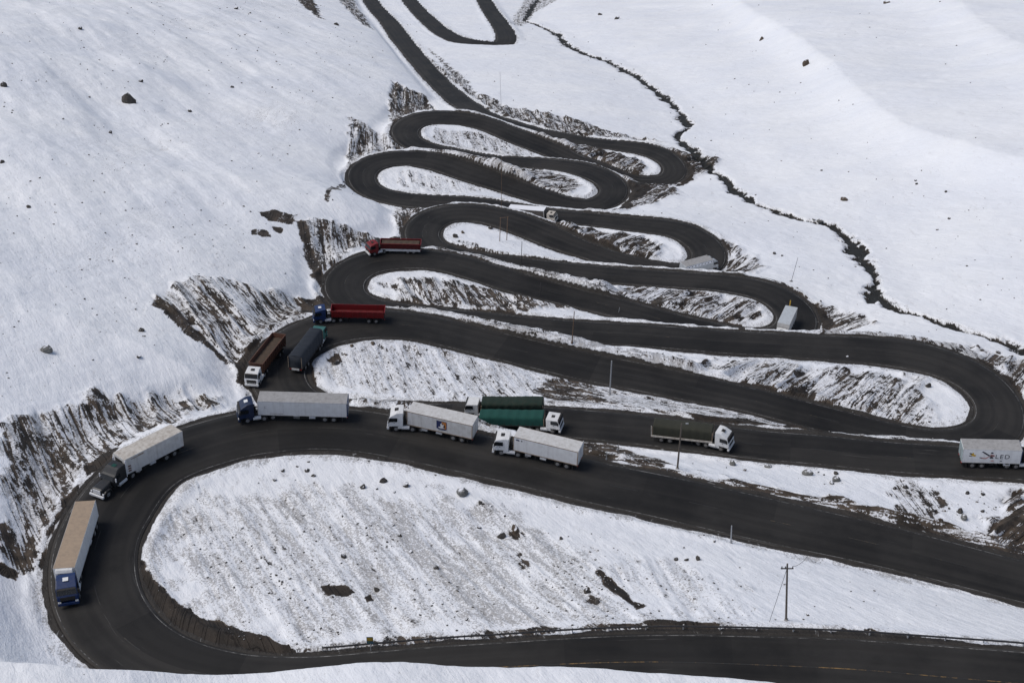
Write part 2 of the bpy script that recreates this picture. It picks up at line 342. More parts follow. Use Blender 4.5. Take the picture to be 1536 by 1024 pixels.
# small relief: rills and lumps away from the asphalt
off = sstep(.6, 3.0, EDGE)
TZ += off * (.30 * fbm(TX / 2.2, TY / 2.2, 3, 41) + .9 * fbm(TX / 9, TY / 9, 3, 43) * sstep(3, 10, EDGE))
def z_fan(x, y):
    x, y = np.asarray(x, float), np.asarray(y, float)
    fa = (np.arctan2(x, y) - AZ[0]) / (AZ[1] - AZ[0]); fr = (np.log(np.hypot(x, y)) - LR[0]) / RSTEP
    i = np.clip(fr.astype(int), 0, NR - 2); j = np.clip(fa.astype(int), 0, NC - 2)
    a = np.clip(fr - i, 0, 1); b = np.clip(fa - j, 0, 1)
    return (TZ[i, j] * (1 - b) + TZ[i, j + 1] * b) * (1 - a) + (TZ[i + 1, j] * (1 - b) + TZ[i + 1, j + 1] * b) * a
def ground(px, py):
    """first point of the terrain on the ray of a pixel"""
    px, py = np.atleast_1d(np.asarray(px, float)), np.atleast_1d(np.asarray(py, float))
    d = ray(px, py); t = np.full(px.shape, 80.0); hit = np.zeros(px.shape, bool)
    for it in range(6000):
        p = d * t[:, None]; g = z_fan(p[:, 0], p[:, 1])
        gap = CAM_Z + p[:, 2] - g
        hit |= gap < 0.02
        if hit.all() or (t > 2500).all(): break
        t = np.where(hit, t, t + np.clip(gap * .5, .1, 12))
    p = d * t[:, None] + np.array([0, 0, CAM_Z])
    return p
# ------------------------------------------------------------------ ground cover masks (where the snow lies thin, where earth is bare), from polygons on the ground
BARE = np.zeros(TX.shape); SPECK = np.zeros(TX.shape); FU = TX.copy(); FV = TY.copy()
ZONES = [   # polygon, bare earth, grit on snow, fall line on the picture (for the rills), soft edge in m
([(235,800),(290,745),(380,735),(470,728),(560,735),(640,735),(720,750),(800,790),(900,850),(970,905),(990,935),(830,945),(700,955),(500,960),(400,955),(300,900),(250,860)], .20,.74,(.6,.8),5),
([(900,850),(985,830),(1060,850),(1130,900),(1100,935),(1000,930),(960,890)], .20,.5,(.6,.8),4),
([(430,975),(560,957),(700,947),(830,937),(1100,935),(1110,943),(990,944),(830,953),(600,970),(480,981)], .47,1.0,None,1),
([(203,838),(215,843),(231,868),(249,888),(270,908),(297,926),(327,936),(380,950),(432,970),(430,988),(380,986),(327,974),(288,962),(259,948),(235,927),(217,900)], 1.0,.9,None,.6),
([(520,505),(490,517),(474,531),(467,548),(469,568),(482,588),(466,580),(457,562),(459,546),(470,531),(489,518)], 1.0,.9,None,.5),
([(900,858),(915,868),(940,890),(975,908),(955,915),(925,895),(905,875)], 1.0,.8,None,.6),
([(485,880),(510,878),(528,888),(520,893),(495,890)], 1.0,.6,None,.5),
([(545,895),(556,892),(560,900),(548,904)], 1.0,.6,None,.5),
([(880,875),(890,880),(885,890),(875,886)], .9,.6,None,.6),([(885,892),(900,897),(895,907),(882,902)], .9,.6,None,.6),
([(900,936),(1000,930),(1090,935),(1110,944),(1000,946),(900,943)], .85,.8,None,1),
([(1265,944),(1305,941),(1320,950),(1280,950)], .95,.8,None,.6),
([(760,800),(775,790),(785,800),(770,812),(800,850),(790,850)], .6,.7,None,1),
([(0,640),(60,622),(100,605),(160,590),(215,588),(260,592),(330,597),(345,605),(290,622),(215,650),(165,680),(130,700),(105,735),(85,770),(70,800),(60,840),(55,880),(30,850),(0,830)], .40,.70,(.55,.85),2.5),
([(68,800),(88,765),(110,735),(140,698),(165,674),(185,660),(178,672),(150,695),(120,730),(98,768),(80,800),(66,850),(68,895),(58,860)], 1.0,.9,None,.8),
([(0,845),(20,855),(28,872),(10,868),(0,862)], 1.0,.8,None,.6),
([(235,445),(262,425),(292,414),(345,422),(400,432),(450,445),(490,452),(470,472),(430,488),(400,502),(378,530),(366,562),(345,540),(310,510),(270,475)], .36,.66,(.62,.8),2),
([(448,447),(480,443),(520,440),(555,452),(520,458),(470,470),(452,470)], .85,.7,None,1),
([(225,458),(238,444),(255,452),(300,500),(350,545),(340,545),(290,508),(245,466)], .72,.8,None,1),
([(355,545),(372,520),(395,503),(380,530),(372,558),(380,590),(360,572)], .95,.8,None,.6),
([(447,330),(490,330),(560,352),(600,360),(548,370),(510,388),(490,403),(480,425),(468,395),(455,360)], .40,.66,(.3,1),2),
([(443,330),(458,333),(472,385),(484,420),(483,435),(470,415),(455,370)], .9,.8,None,.8),
([(540,368),(560,355),(600,356),(600,362),(560,372)], .8,.8,None,.8),
([(592,303),(625,305),(645,311),(618,322),(606,338),(602,352),(592,330)], .48,.66,(.3,1),1.5),
([(525,175),(545,185),(600,205),(645,224),(600,224),(560,228),(535,240),(520,255),(522,215)], .40,.66,(-.1,1),1.5),
([(586,120),(610,132),(640,148),(692,164),(650,164),(625,166),(605,175),(588,192),(584,170)], .50,.66,(.1,1),1.5),
([(1000,222),(1025,228),(1045,232),(1084,240),(1060,258),(1030,274),(1000,281),(1020,272),(1034,258),(1030,242)], .50,.6,(-.85,.5),2),
([(1006,226),(1030,238),(1044,254),(1038,268),(1008,281),(1026,270),(1032,257),(1026,244)], 1.0,.9,None,1),
([(935,265),(960,272),(985,278),(1022,290),(990,302),(950,314),(912,321),(935,307),(945,285)], .52,.6,(-.85,.5),2),
([(943,272),(965,275),(978,283),(955,300),(915,319),(938,303),(945,288)], 1.0,.8,None,1),
([(1085,360),(1100,365),(1140,390),(1152,402),(1110,411),(1080,413),(1092,398),(1094,380)], .38,.7,(-.7,.6),2),
([(1084,362),(1096,372),(1100,390),(1088,410),(1080,412),(1091,396),(1092,380)], .9,.8,None,.8),
([(1225,455),(1250,462),(1300,475),(1318,486),(1280,494),(1230,499),(1232,480)], .44,.66,(-.9,.4),2),
([(1216,455),(1240,468),(1252,484),(1235,499),(1231,485),(1224,468)], 1.0,.8,None,1),
([(1130,412),(1180,425),(1215,448),(1205,447),(1170,428)], .6,.6,None,.7),
([(1462,522),(1500,530),(1560,545),(1580,620),(1530,590),(1505,560),(1480,540)], .46,.9,(-.6,.8),2),
([(1465,538),(1495,552),(1530,580),(1545,620),(1538,625),(1524,588),(1500,560)], 1.0,.8,None,1),
([(1020,535),(1150,546),(1250,552),(1340,562),(1385,570),(1400,595),(1378,640),(1290,628),(1190,605),(1090,572)], .34,.62,(-.78,.6),3),
([(1040,562),(1110,573),(1180,585),(1210,583),(1225,600),(1290,622),(1380,642),(1330,636),(1230,614),(1156,596),(1060,568)], .9,.7,None,1),
([(870,420),(960,430),(1060,440),(1110,445),(1135,455),(1148,475),(1110,487),(1050,482),(960,460),(900,440)], .44,.62,(-.9,.42),2),
([(830,412),(880,436),(960,458),(1000,472),(1050,478),(1112,487),(1112,496),(1060,486),(985,469),(880,440)], .88,.7,None,.8),
([(830,335),(900,345),(960,355),(990,362),(1000,378),(970,392),(920,382),(860,357)], .48,.6,(-.92,.4),2),
([(760,312),(850,340),(905,358),(935,378),(975,392),(925,384),(870,363),(830,345)], .98,.6,None,.8),
([(690,240),(780,248),(830,258),(868,270),(872,284),(850,292),(810,287),(760,267),(720,252)], .42,.6,(-.9,.45),2),
([(740,258),(800,280),(850,297),(830,296),(780,278)], .9,.6,None,.8),
([(790,203),(860,217),(920,230),(960,242),(972,252),(960,264),(920,256),(870,237),(820,214)], .50,.7,(-.9,.42),1.5),
([(780,196),(830,214),(870,230),(905,246),(940,258),(900,248),(850,231),(800,208)], .95,.7,None,.8),
([(500,520),(600,510),(700,530),(800,550),(850,565),(900,585),(880,600),(780,600),(650,597),(540,592),(480,560)], .24,.62,(.55,.83),4),
([(815,565),(870,568),(912,590),(905,602),(830,602),(800,590)], .56,.8,None,1.5),
([(490,540),(505,530),(515,542),(500,548)], .8,.5,None,.6),([(835,585),(880,580),(900,592),(850,598)], .5,.6,None,1),
([(575,425),(640,414),(700,424),(780,440),(830,452),(885,462),(760,468),(660,460),(600,452)], .44,.65,(.62,.78),2),
([(548,440),(600,452),(660,458),(740,465),(780,472),(720,468),(640,460),(575,453)], .92,.7,None,.8),
([(655,345),(664,362),(690,368),(740,380),(720,381),(690,376),(664,366)], .95,.6,None,.6),
([(690,368),(780,382),(860,394),(820,392),(740,384)], .5,.8,None,.8),
([(600,255),(650,262),(700,275),(740,285),(690,290),(620,287),(585,270)], .24,.3,(.4,.9),2),
([(650,190),(720,200),(790,222),(830,236),(760,234),(690,224),(645,210)], .26,.68,(.55,.83),1.5),
([(860,670),(930,688),(1050,712),(1150,728),(1300,757),(1450,797),(1560,825),(1560,845),(1459,817),(1300,779),(1100,732),(960,704),(870,686)], .50,.85,(1,.2),1.5),
([(870,684),(980,706),(1100,731),(1260,767),(1400,800),(1560,840),(1560,850),(1459,821),(1300,784),(1096,735),(991,712),(914,698)], .9,.8,None,.7),
([(1340,720),(1420,735),(1400,780),(1340,765)], .35,.6,None,2),([(1470,790),(1536,740),(1560,760),(1536,815),(1490,800)], .62,.6,(-.8,.5),2),
([(600,462),(700,476),(790,495),(880,518),(960,530),(860,517),(760,502),(690,487),(610,474)], .42,.8,(1,.2),1),
([(800,572),(960,590),(1100,618),(1250,642),(1430,668),(1300,660),(1100,634),(900,610),(820,604)], .30,.7,(1,.15),1.2),
([(1030,620),(1140,632),(1260,650),(1300,658),(1140,640),(1040,630)], .95,.6,None,.8),
([(640,366),(740,394),(820,410),(880,424),(960,450),(900,440),(820,420),(740,398),(660,376)], .42,.7,(1,.25),1),
([(690,240),(640,228),(600,222),(640,220),(720,238),(800,244),(860,250),(800,256),(740,252)], .40,.6,None,1),
([(640,85),(700,130),(760,160),(850,175),(920,200),(995,213),(880,205),(800,188),(740,167),(690,130),(655,104)], .46,.75,(.5,.85),2),
([(700,150),(760,174),(850,200),(930,211),(900,206),(820,190),(750,168)], .75,.8,None,1.5),
([(386,318),(410,315),(447,322),(440,338),(400,330)], .80,.4,None,.8),([(375,345),(400,342),(405,355),(380,352)], .72,.4,None,.8),([(405,340),(425,340),(420,350)], .78,.4,None,.8),
([(486,285),(520,262),(524,272),(496,292),(490,302)], .6,.3,None,.8),
([(440,-10),(470,0),(486,30),(470,22),(455,10)], .7,.6,(.4,.9),2),([(500,-10),(530,0),(560,45),(545,40)], .45,.7,(.4,.9),3),
([(845,-5),(830,-30),(790,-5),(772,22),(765,35),(785,40),(800,20)], .30,.7,None,3),
([(690,360),(720,366),(730,384),(690,378)], .3,.6,None,1),
([(860,655),(905,662),(960,680),(1010,695),(990,706),(920,692),(870,682)], .6,.95,(1,.2),1.2),
([(1200,490),(1340,500),(1440,515),(1500,548),(1440,530),(1340,511),(1230,504)], .3,1.0,None,1),
([(700,120),(640,70),(690,128),(720,148)], .4,.7,None,2),
([(210,215),(180,225),(150,255),(210,262)], .10,.35,None,8),([(100,190),(260,215),(240,250),(120,235)], .14,.3,None,8),
]
def zones():
    for poly, bare, speck, flow, soft in ZONES:
        pts = ground(*np.array(poly, float).T); Q = [tuple(p[:2]) for p in pts]
        q = np.array(Q); pad = soft + 2
        az = np.arctan2(q[:, 0], q[:, 1]); rr = np.hypot(q[:, 0], q[:, 1])
        a0 = np.searchsorted(AZ, az.min() - pad / rr.min()); a1 = np.searchsorted(AZ, az.max() + pad / rr.min())
        r0 = np.searchsorted(LR, math.log(max(rr.min() - pad, R0))); r1 = np.searchsorted(LR, math.log(rr.max() + pad))
        b = (slice(max(r0 - 1, 0), r1 + 1), slice(max(a0 - 1, 0), a1 + 1)); x, y = TX[b], TY[b]
        if x.size == 0: continue
        d = poly_dist(x, y, Q + Q[:1]); d = np.where(in_poly(x, y, Q), d, -d) + (2.2 * soft + .6) * fbm(x / 3.2, y / 3.2, 4, 77)
        w = sstep(-.6 * soft, .5 * soft, d)
        if .2 < bare < .8: bare = bare + .09
        BARE[b] = np.maximum(BARE[b], bare * w * (1 - .5 * BANKM[b])); SPECK[b] = np.maximum(SPECK[b], speck * w)
        if flow:
            c = np.mean(np.array(poly, float), 0); g = ground([c[0], c[0] + 14 * flow[0]], [c[1], c[1] + 14 * flow[1]])
            v = (g[1] - g[0])[:2]; v /= np.hypot(*v)
            u = np.array([-v[1], v[0]]); mm = w > .15
            uu, vv = x * u[0] + y * u[1], x * v[0] + y * v[1]
            FU[b] = np.where(mm, uu, FU[b]); FV[b] = np.where(mm, vv, FV[b])
            # rills worn down the slope
            ril = fbm(uu / 1.5, vv / 13, 3, 51) * .8 + fbm(uu / .6, vv / 5, 2, 53) * .3 + (1.5 * (.5 - np.abs(2 * vnoise(uu / 3.1 + .8 * fbm(uu / 4, vv / 9, 2, 57), vv / 22, 55) - 1)) if bare > .42 and soft > 1.2 else 0)
            TZ[b] += w * ril * sstep(.8, 3, EDGE[b]) * (0.5 + 1.3 * bare)
zones()
# shoulder: strip of dark wet grit beside the asphalt, wider in places
shw = .30 + 1.3 * np.clip(fbm(RS / 23, SIDE * 5.3, 3, 61) + .08, 0, 1) + .8 * jit
WET = (1 - sstep(.0, .55, EDGE - shw)) * (EDGE < 8) * (1 - BANK) * (1 - .75 * BANKM)
SPECK = np.maximum(SPECK, .75 * (1 - sstep(1.2, 3.4, EDGE + 2 * jit)) * (1 - BANK))
SPECK = np.maximum(SPECK, .92 * sstep(.1, .8, BANKM)); BARE = np.maximum(BARE, BANKM * (.36 + .5 * fbm(TX / 7, TY / 7, 3, 141)))
# stream bed
rd = poly_dist(TX, TY, RIVER)
rw = (1.15 + 2.5 * np.clip(fbm(TX / 15, TY / 15, 2, 71) + .2, 0, 1)) * (1.05 + .45 * sstep(250, 700, TY))
cut = (1 - sstep(.4, 1.25, rd / rw + 2.3 * fbm(TX / 2.6, TY / 2.6, 4, 73)))
TZ -= 1.1 * cut * (EDGE > 3)
BARE = np.maximum(BARE, .985 * cut * (EDGE > 2)); WETR = cut
SPECK = np.maximum(SPECK, .5 * (1 - sstep(1, 2.0, rd / rw)))
# faint grit everywhere on the left slopes
SPECK = np.maximum(SPECK, (.22 + .5 * np.clip(fbm(TX / 38, TY / 60, 3, 81) + .1, 0, 1)) * np.clip(poly_dist(TX, TY, HILL_L) / 20, 0, 1) * in_poly(TX, TY, HILL_L_AREA))
SPECK = np.maximum(SPECK, .10 + .14 * np.clip(fbm(TX / 25, TY / 40, 3, 83), 0, 1))
# sink below the asphalt
TZ = np.where(EDGE < .1, RZ - .30 + .3 * sstep(-.25, .1, EDGE), TZ)

def grid_mesh(name, X, Y, Z):
    nr, nc = X.shape
    me = bpy.data.meshes.new(name)
    me.vertices.add(nr * nc); me.vertices.foreach_set('co', np.stack([X, Y, Z], -1).astype(np.float32).ravel())
    i = np.arange(nr * nc).reshape(nr, nc)
    q = np.stack([i[:-1, :-1], i[:-1, 1:], i[1:, 1:], i[1:, :-1]], -1).reshape(-1, 4)
    me.loops.add(q.size); me.loops.foreach_set('vertex_index', q.ravel().astype(np.int32))
    me.polygons.add(len(q)); me.polygons.foreach_set('loop_start', np.arange(0, q.size, 4, dtype=np.int32))
    me.update(calc_edges=True)
    me.shade_smooth()
    return me
def attr(me, name, a):
    at = me.attributes.new(name, 'FLOAT', 'POINT'); at.data.foreach_set('value', np.asarray(a, np.float32).ravel())
tm = grid_mesh('snow_slope', TX, TY, TZ)
for n_, a_ in (('bare', BARE), ('speck', SPECK), ('wet', WET), ('fu', FU), ('fv', FV), ('streambed', WETR)): attr(tm, n_, a_)
terrain = bpy.data.objects.new('snow_slope', tm); COL.objects.link(terrain); terrain['kind'] = 'structure'
# ------------------------------------------------------------------ materials
class NT:
    def __init__(s, name):
        s.m = bpy.data.materials.new(name); s.m.use_nodes = True; s.t = s.m.node_tree; s.t.nodes.clear()
        s.out = s.n('ShaderNodeOutputMaterial'); s.b = s.n('ShaderNodeBsdfPrincipled'); s.l(s.b.outputs[0], s.out.inputs[0])
    def n(s, typ, **kw):
        o = s.t.nodes.new(typ)
        for k, v in kw.items(): setattr(o, k, v)
        return o
    def l(s, a, b): s.t.links.new(a, b)
    def put(s, sock, v):
        if hasattr(v, 'links') or isinstance(v, bpy.types.NodeSocket): s.l(v, sock)
        else: sock.default_value = v
    def math(s, op, a, b=0.0, c=0.0, clamp=False):
        o = s.n('ShaderNodeMath', operation=op, use_clamp=clamp)
        for i, v in enumerate((a, b, c)): s.put(o.inputs[i], v)
        return o.outputs[0]
    def attr(s, name): return s.n('ShaderNodeAttribute', attribute_name=name).outputs['Fac']
    def noise(s, vec, scale, detail=4, rough=.55, dist=0.0):
        o = s.n('ShaderNodeTexNoise'); o.inputs['Scale'].default_value = scale; o.inputs['Detail'].default_value = detail
        o.inputs['Roughness'].default_value = rough; o.inputs['Distortion'].default_value = dist
        if vec is not None: s.l(vec, o.inputs['Vector'])
        return o.outputs['Fac']
    def ramp(s, f, a, b):     # smooth 0..1 between a and b
        o = s.n('ShaderNodeMapRange', interpolation_type='SMOOTHSTEP'); s.put(o.inputs[0], f); s.put(o.inputs[1], a); s.put(o.inputs[2], b)
        return o.outputs[0]
    def mix(s, f, a, b):
        o = s.n('ShaderNodeMix', data_type='RGBA'); s.put(o.inputs[0], f)
        for k, v in ((6, a), (7, b)): s.put(o.inputs[k], v if not isinstance(v, tuple) else (*v, 1) if len(v) == 3 else v)
        return o.outputs[2]
    def pos(s): return s.n('ShaderNodeNewGeometry').outputs['Position']
    def objco(s): return s.n('ShaderNodeTexCoord').outputs['Object']
    def vec(s, x, y, z=0.0):
        o = s.n('ShaderNodeCombineXYZ')
        for i, v in enumerate((x, y, z)): s.put(o.inputs[i], v)
        return o.outputs[0]
    def bump(s, h, strength, dist):
        o = s.n('ShaderNodeBump'); o.inputs['Strength'].default_value = strength; o.inputs['Distance'].default_value = dist
        s.l(h, o.inputs['Height']); s.l(o.outputs[0], s.b.inputs['Normal'])
def terrain_mat():
    t = NT('snow_over_earth'); P = t.pos()
    bare, speck, wet, bed = (t.attr(k) for k in ('bare', 'speck', 'wet', 'streambed'))
    fl = t.vec(t.attr('fu'), t.math('MULTIPLY', t.attr('fv'), .13))
    fl2 = t.vec(t.attr('fu'), t.math('MULTIPLY', t.attr('fv'), .38))
    n_st = t.noise(fl, .55, 5, .62, .6)
    n_st2 = t.noise(fl2, 1.7, 4, .6, .4)
    n_big = t.noise(P, .35, 4, .6)
    n_fine = t.noise(P, 3.6, 3, .6)
    n_vf = t.noise(P, 10.0, 2, .6)
    # bare earth where noise < mask
    f = t.math('ADD', t.math('MULTIPLY', n_st, .40), t.math('MULTIPLY', n_st2, .26))
    f = t.math('ADD', f, t.math('MULTIPLY', n_big, .17)); f = t.math('ADD', f, t.math('MULTIPLY', n_fine, .18))
    f = t.ramp(f, .30, .70)
    # furrows worn straight down the slope
    n_l = t.noise(t.vec(t.attr('fu'), t.math('MULTIPLY', t.attr('fv'), .045)), .80, 2, .5, .5)
    line = t.math('SUBTRACT', 1.0, t.ramp(t.math('ABSOLUTE', t.math('SUBTRACT', n_l, .5)), .006, .055))
    fur = t.math('MULTIPLY', line, t.math('MULTIPLY', t.ramp(bare, .20, .50), t.math('SUBTRACT', 1.0, wet)))
    e_ = t.math('SUBTRACT', t.math('ADD', t.math('MULTIPLY', bare, .93), t.math('MULTIPLY', fur, .23)), f)
    earth = t.ramp(e_, -.015, .05)
    # dirty thin snow around the bare places and grit specks
    g = t.math('ADD', t.math('MULTIPLY', n_fine, .45), t.math('MULTIPLY', n_vf, .35)); g = t.math('ADD', g, t.math('MULTIPLY', n_st2, .20))
    g = t.ramp(g, .32, .68)
    n_lo = t.noise(t.vec(t.attr('fu'), t.math('MULTIPLY', t.attr('fv'), .16)), .24, 4, .62, 1.8)
    band = t.ramp(n_lo, .36, .62)
    spk = t.math('MULTIPLY', speck, t.math('ADD', .50, t.math('MULTIPLY', band, .58)))
    gritm = t.ramp(t.math('SUBTRACT', t.math('MULTIPLY', spk, .86), g), -.06, .16)
    thin = t.math('MULTIPLY', t.ramp(e_, -.34, .02), .38)
    big2 = t.noise(P, .028, 4, .6)
    snow = t.mix(t.ramp(big2, .3, .7), (.80, .815, .85), (.86, .865, .875))
    snow = t.mix(t.math('MULTIPLY', t.ramp(n_big, .45, .75), .10), snow, (.62, .64, .68))
    snow = t.mix(thin, snow, (.40, .375, .35))
    snow = t.mix(t.math('MULTIPLY', gritm, .58), snow, (.165, .148, .13))
    ec = t.mix(t.ramp(n_big, .3, .7), (.020, .016, .0125), (.100, .076, .056))
    ec = t.mix(t.math('MULTIPLY', t.ramp(bare, .72, .95), .72), ec, (.017, .0135, .0105))       # soaked toe of the slope
    ec = t.mix(t.math('MULTIPLY', t.ramp(n_vf, .55, .75), .28), ec, (.11, .098, .085))
    ec = t.mix(bed, ec, (.022, .022, .020))
    col = t.mix(earth, snow, ec)
    # wet shoulder
    wn = t.math('ADD', wet, t.math('MULTIPLY', t.math('SUBTRACT', n_fine, .5), .9))
    wf = t.ramp(wn, .42, .62)
    wc = t.mix(n_big, (.014, .0125, .011), (.060, .053, .046))
    wc = t.mix(t.math('MULTIPLY', t.ramp(n_st2, .62, .72), .45), wc, (.42, .42, .42))
    col = t.mix(wf, col, wc)
    t.l(col, t.b.inputs['Base Color'])
    t.b.inputs['Roughness'].default_value = .75; t.b.inputs['Specular IOR Level'].default_value = .25
    sx = t.n('ShaderNodeSeparateXYZ'); t.l(P, sx.inputs[0])
    su = t.math('ADD', t.math('MULTIPLY', sx.outputs[0], .86), t.math('MULTIPLY', sx.outputs[1], .5)); sv = t.math('SUBTRACT', t.math('MULTIPLY', sx.outputs[0], .5), t.math('MULTIPLY', sx.outputs[1], .86))
    drift = t.noise(t.vec(su, t.math('MULTIPLY', sv, .22)), 1.1, 4, .6, .5)      # wind ribs in the snow
    h = t.math('ADD', t.math('MULTIPLY', drift, .52), t.math('MULTIPLY', n_big, .5)); h = t.math('ADD', h, t.math('MULTIPLY', n_fine, .18)); h = t.math('ADD', h, t.math('MULTIPLY', n_vf, .07))
    h = t.math('SUBTRACT', h, t.math('ADD', t.math('MULTIPLY', earth, .12), t.math('MULTIPLY', fur, .30)))
    t.bump(h, .7, .6)
    return t.m
terrain.data.materials.append(terrain_mat())
# ------------------------------------------------------------------ asphalt
def strip_mesh(name, r, offs, lift, drop=None, step=1):
    """cross-section offsets are fractions (of half width, metres) -> a ribbon along the road"""
    i = np.arange(0, len(r.x), step); rows = []
    for (k, mm, dz) in offs:
        o = r.hw[i] * k + mm
        rows.append(np.stack([r.x[i] + r.nx[i] * o, r.y[i] + r.ny[i] * o, r.z[i] + lift + dz], -1))
    A = np.stack(rows, 1)
    me = grid_mesh(name, A[..., 0], A[..., 1], A[..., 2])
    ac = np.stack([r.hw[i] * k + mm for (k, mm, dz) in offs], 1); al = np.repeat(r.s[i][:, None], len(offs), 1)
    attr(me, 'across', ac); attr(me, 'along', al); attr(me, 'frac', np.stack([np.full(len(i), k) for (k, mm, dz) in offs], 1))
    return me
PROF = [(-1, -.05, -.40), (-1, 0, 0)] + [(k, 0, .05 * (1 - abs(k))) for k in (-.75, -.5, -.25, 0, .25, .5, .75)] + [(1, 0, 0), (1, .05, -.40)]
def road_mat():
    t = NT('worn_asphalt'); P = t.pos()
    ac, al = t.attr('across'), t.attr('along'); fr = t.attr('frac')
    v = t.vec(ac, t.math('MULTIPLY', al, .03)); v2 = t.vec(ac, t.math('MULTIPLY', al, .12))
    n1 = t.noise(v, .62, 3, .5); n2 = t.noise(P, .07, 5, .65); n3 = t.noise(P, 5, 3, .7); n4 = t.noise(v2, 1.1, 4, .6, .8)
    a = t.mix(t.ramp(n2, .32, .68), (.0125, .012, .0118), (.034, .0322, .0305))
    a = t.mix(t.math('MULTIPLY', t.ramp(n1, .40, .70), .34), a, (.046, .042, .038))
    # wheel tracks are darker, lane middles and edges paler with dust
    tr = t.math('ABSOLUTE', t.math('SUBTRACT', t.math('ABSOLUTE', fr), .47))
    tr = t.ramp(t.math('ABSOLUTE', t.math('SUBTRACT', tr, .22)), .02, .14)
    a = t.mix(t.math('MULTIPLY', t.math('SUBTRACT', 1.0, tr), .20), a, (.0075, .0075, .008))
    ed = t.ramp(t.math('ABSOLUTE', fr), .84, 1.0)
    a = t.mix(t.math('MULTIPLY', ed, t.math('ADD', .18, t.math('MULTIPLY', n4, .55))), a, (.075, .068, .060))
    a = t.mix(t.math('MULTIPLY', t.ramp(n4, .60, .78), .35), a, (.006, .006, .0065))
    a = t.mix(t.math('MULTIPLY', t.ramp(n3, .66, .74), .5), a, (.05, .047, .044))
    # repair patches laid over the years, one lane wide
    wn = t.n('ShaderNodeTexWhiteNoise', noise_dimensions='2D')
    t.l(t.vec(t.math('FLOOR', t.math('ADD', t.math('MULTIPLY', fr, 1.0), 10.0)), t.math('FLOOR', t.math('MULTIPLY', al, .055))), wn.inputs['Vector'])
    a = t.mix(t.math('MULTIPLY', t.ramp(wn.outputs[0], .86, .88), .40), a, (.010, .010, .0105))
    a = t.mix(t.math('MULTIPLY', t.math('LESS_THAN', wn.outputs[0], .10), .35), a, (.040, .037, .034))
    sl = t.ramp(t.math('ADD', t.noise(t.vec(ac, t.math('MULTIPLY', al, .05)), 1.6, 4, .65, .6), t.math('MULTIPLY', ed, .10)), .66, .74)
    a = t.mix(t.math('MULTIPLY', sl, .35), a, (.13, .125, .12))          # dried salt and slush
    t.l(a, t.b.inputs['Base Color'])
    t.l(t.math('ADD', .62, t.math('MULTIPLY', n2, .4)), t.b.inputs['Roughness']); t.b.inputs['Specular IOR Level'].default_value = .20
    t.bump(n3, .25, .03)
    return t.m
RM = road_mat()
def mk_road(name, r):
    o = bpy.data.objects.new(name, strip_mesh(name, r, PROF, .02)); COL.objects.link(o); o['kind'] = 'structure'; o.data.materials.append(RM)
    return o
road_o = mk_road('road', road); spur_o = mk_road('road', spur)
def paint_mat(name, c, wear):
    t = NT(name); P = t.pos(); n = t.noise(P, 1.6, 5, .7); n2 = t.noise(P, .18, 3, .6)
    f = t.ramp(t.math('ADD', t.math('MULTIPLY', n, .6), t.math('MULTIPLY', n2, .5)), wear - .1, wear + .12)
    t.l(t.mix(f, c, (.018, .0175, .017)), t.b.inputs['Base Color']); t.b.inputs['Roughness'].default_value = .7
    return t.m
def marking(name, r, frac, wid, mat, dash=None, seg=None):
    vs, fs = [], []; n = len(r.x)
    for i in range(n - 1):
        if r.y[i] > 560: continue
        if dash and (r.s[i] % dash[0]) > dash[1]: continue
        if seg and not seg(i): continue
        b = len(vs)
        for k in (i, i + 1):
            for sgn in (-.5, .5):
                o = r.hw[k] * frac + sgn * wid
                z = r.z[k] + .02 + .05 * (1 - min(abs(frac), 1)) + .012
                vs.append((r.x[k] + r.nx[k] * o, r.y[k] + r.ny[k] * o, z))
        fs.append((b, b + 1, b + 3, b + 2))
    me = bpy.data.meshes.new(name); me.from_pydata(vs, [], fs); me.materials.append(mat)
    o = bpy.data.objects.new(name, me); COL.objects.link(o); o['kind'] = 'structure'
YEL = paint_mat('yellow_paint', (.27, .16, .05), .48); WHT = paint_mat('white_paint', (.22, .215, .205), .50)
marking('centre_line', road, 0.0, .12, YEL, seg=lambda i: road.name[i] in ('B6',) and road.s[i] > 0)
FAD = paint_mat('faded_yellow_paint', (.12, .085, .045), .42)
marking('dashed_centre_line', road, 0.0, .12, FAD, dash=(11, 3.6), seg=lambda i: road.name[i] not in ('B6',))
marking('edge_line', road, .93, .10, WHT); marking('edge_line', road, -.93, .10, WHT)
# ------------------------------------------------------------------ daylight: thin overcast, soft sun from the upper left
SUN_EL, SUN_AZ = R(56), R(-88)        # azimuth from +Y towards +X
w = bpy.data.worlds.new('World'); SC.world = w; w.use_nodes = True
nt = w.node_tree; bg = nt.nodes['Background']
sky = nt.nodes.new('ShaderNodeTexSky'); sky.sky_type = 'NISHITA'; sky.sun_disc = False
sky.sun_elevation = SUN_EL; sky.sun_rotation = SUN_AZ; sky.altitude = 2800; sky.air_density = .75; sky.dust_density = 6.0; sky.ozone_density = 1.0
hs = nt.nodes.new('ShaderNodeHueSaturation'); hs.inputs['Saturation'].default_value = .76     # a veil of thin cloud greys the blue
nt.links.new(sky.outputs[0], hs.inputs['Color']); nt.links.new(hs.outputs[0], bg.inputs[0]); bg.inputs[1].default_value = 0.105
sd = bpy.data.lights.new('sun', 'SUN'); sd.energy = 1.5; sd.angle = R(32); sd.color = (1, .95, .88)
so = bpy.data.objects.new('sun', sd); COL.objects.link(so)
dv = Vector((math.sin(SUN_AZ) * math.cos(SUN_EL), math.cos(SUN_AZ) * math.cos(SUN_EL), math.sin(SUN_EL)))
so.rotation_euler = dv.to_track_quat('Z', 'Y').to_euler()
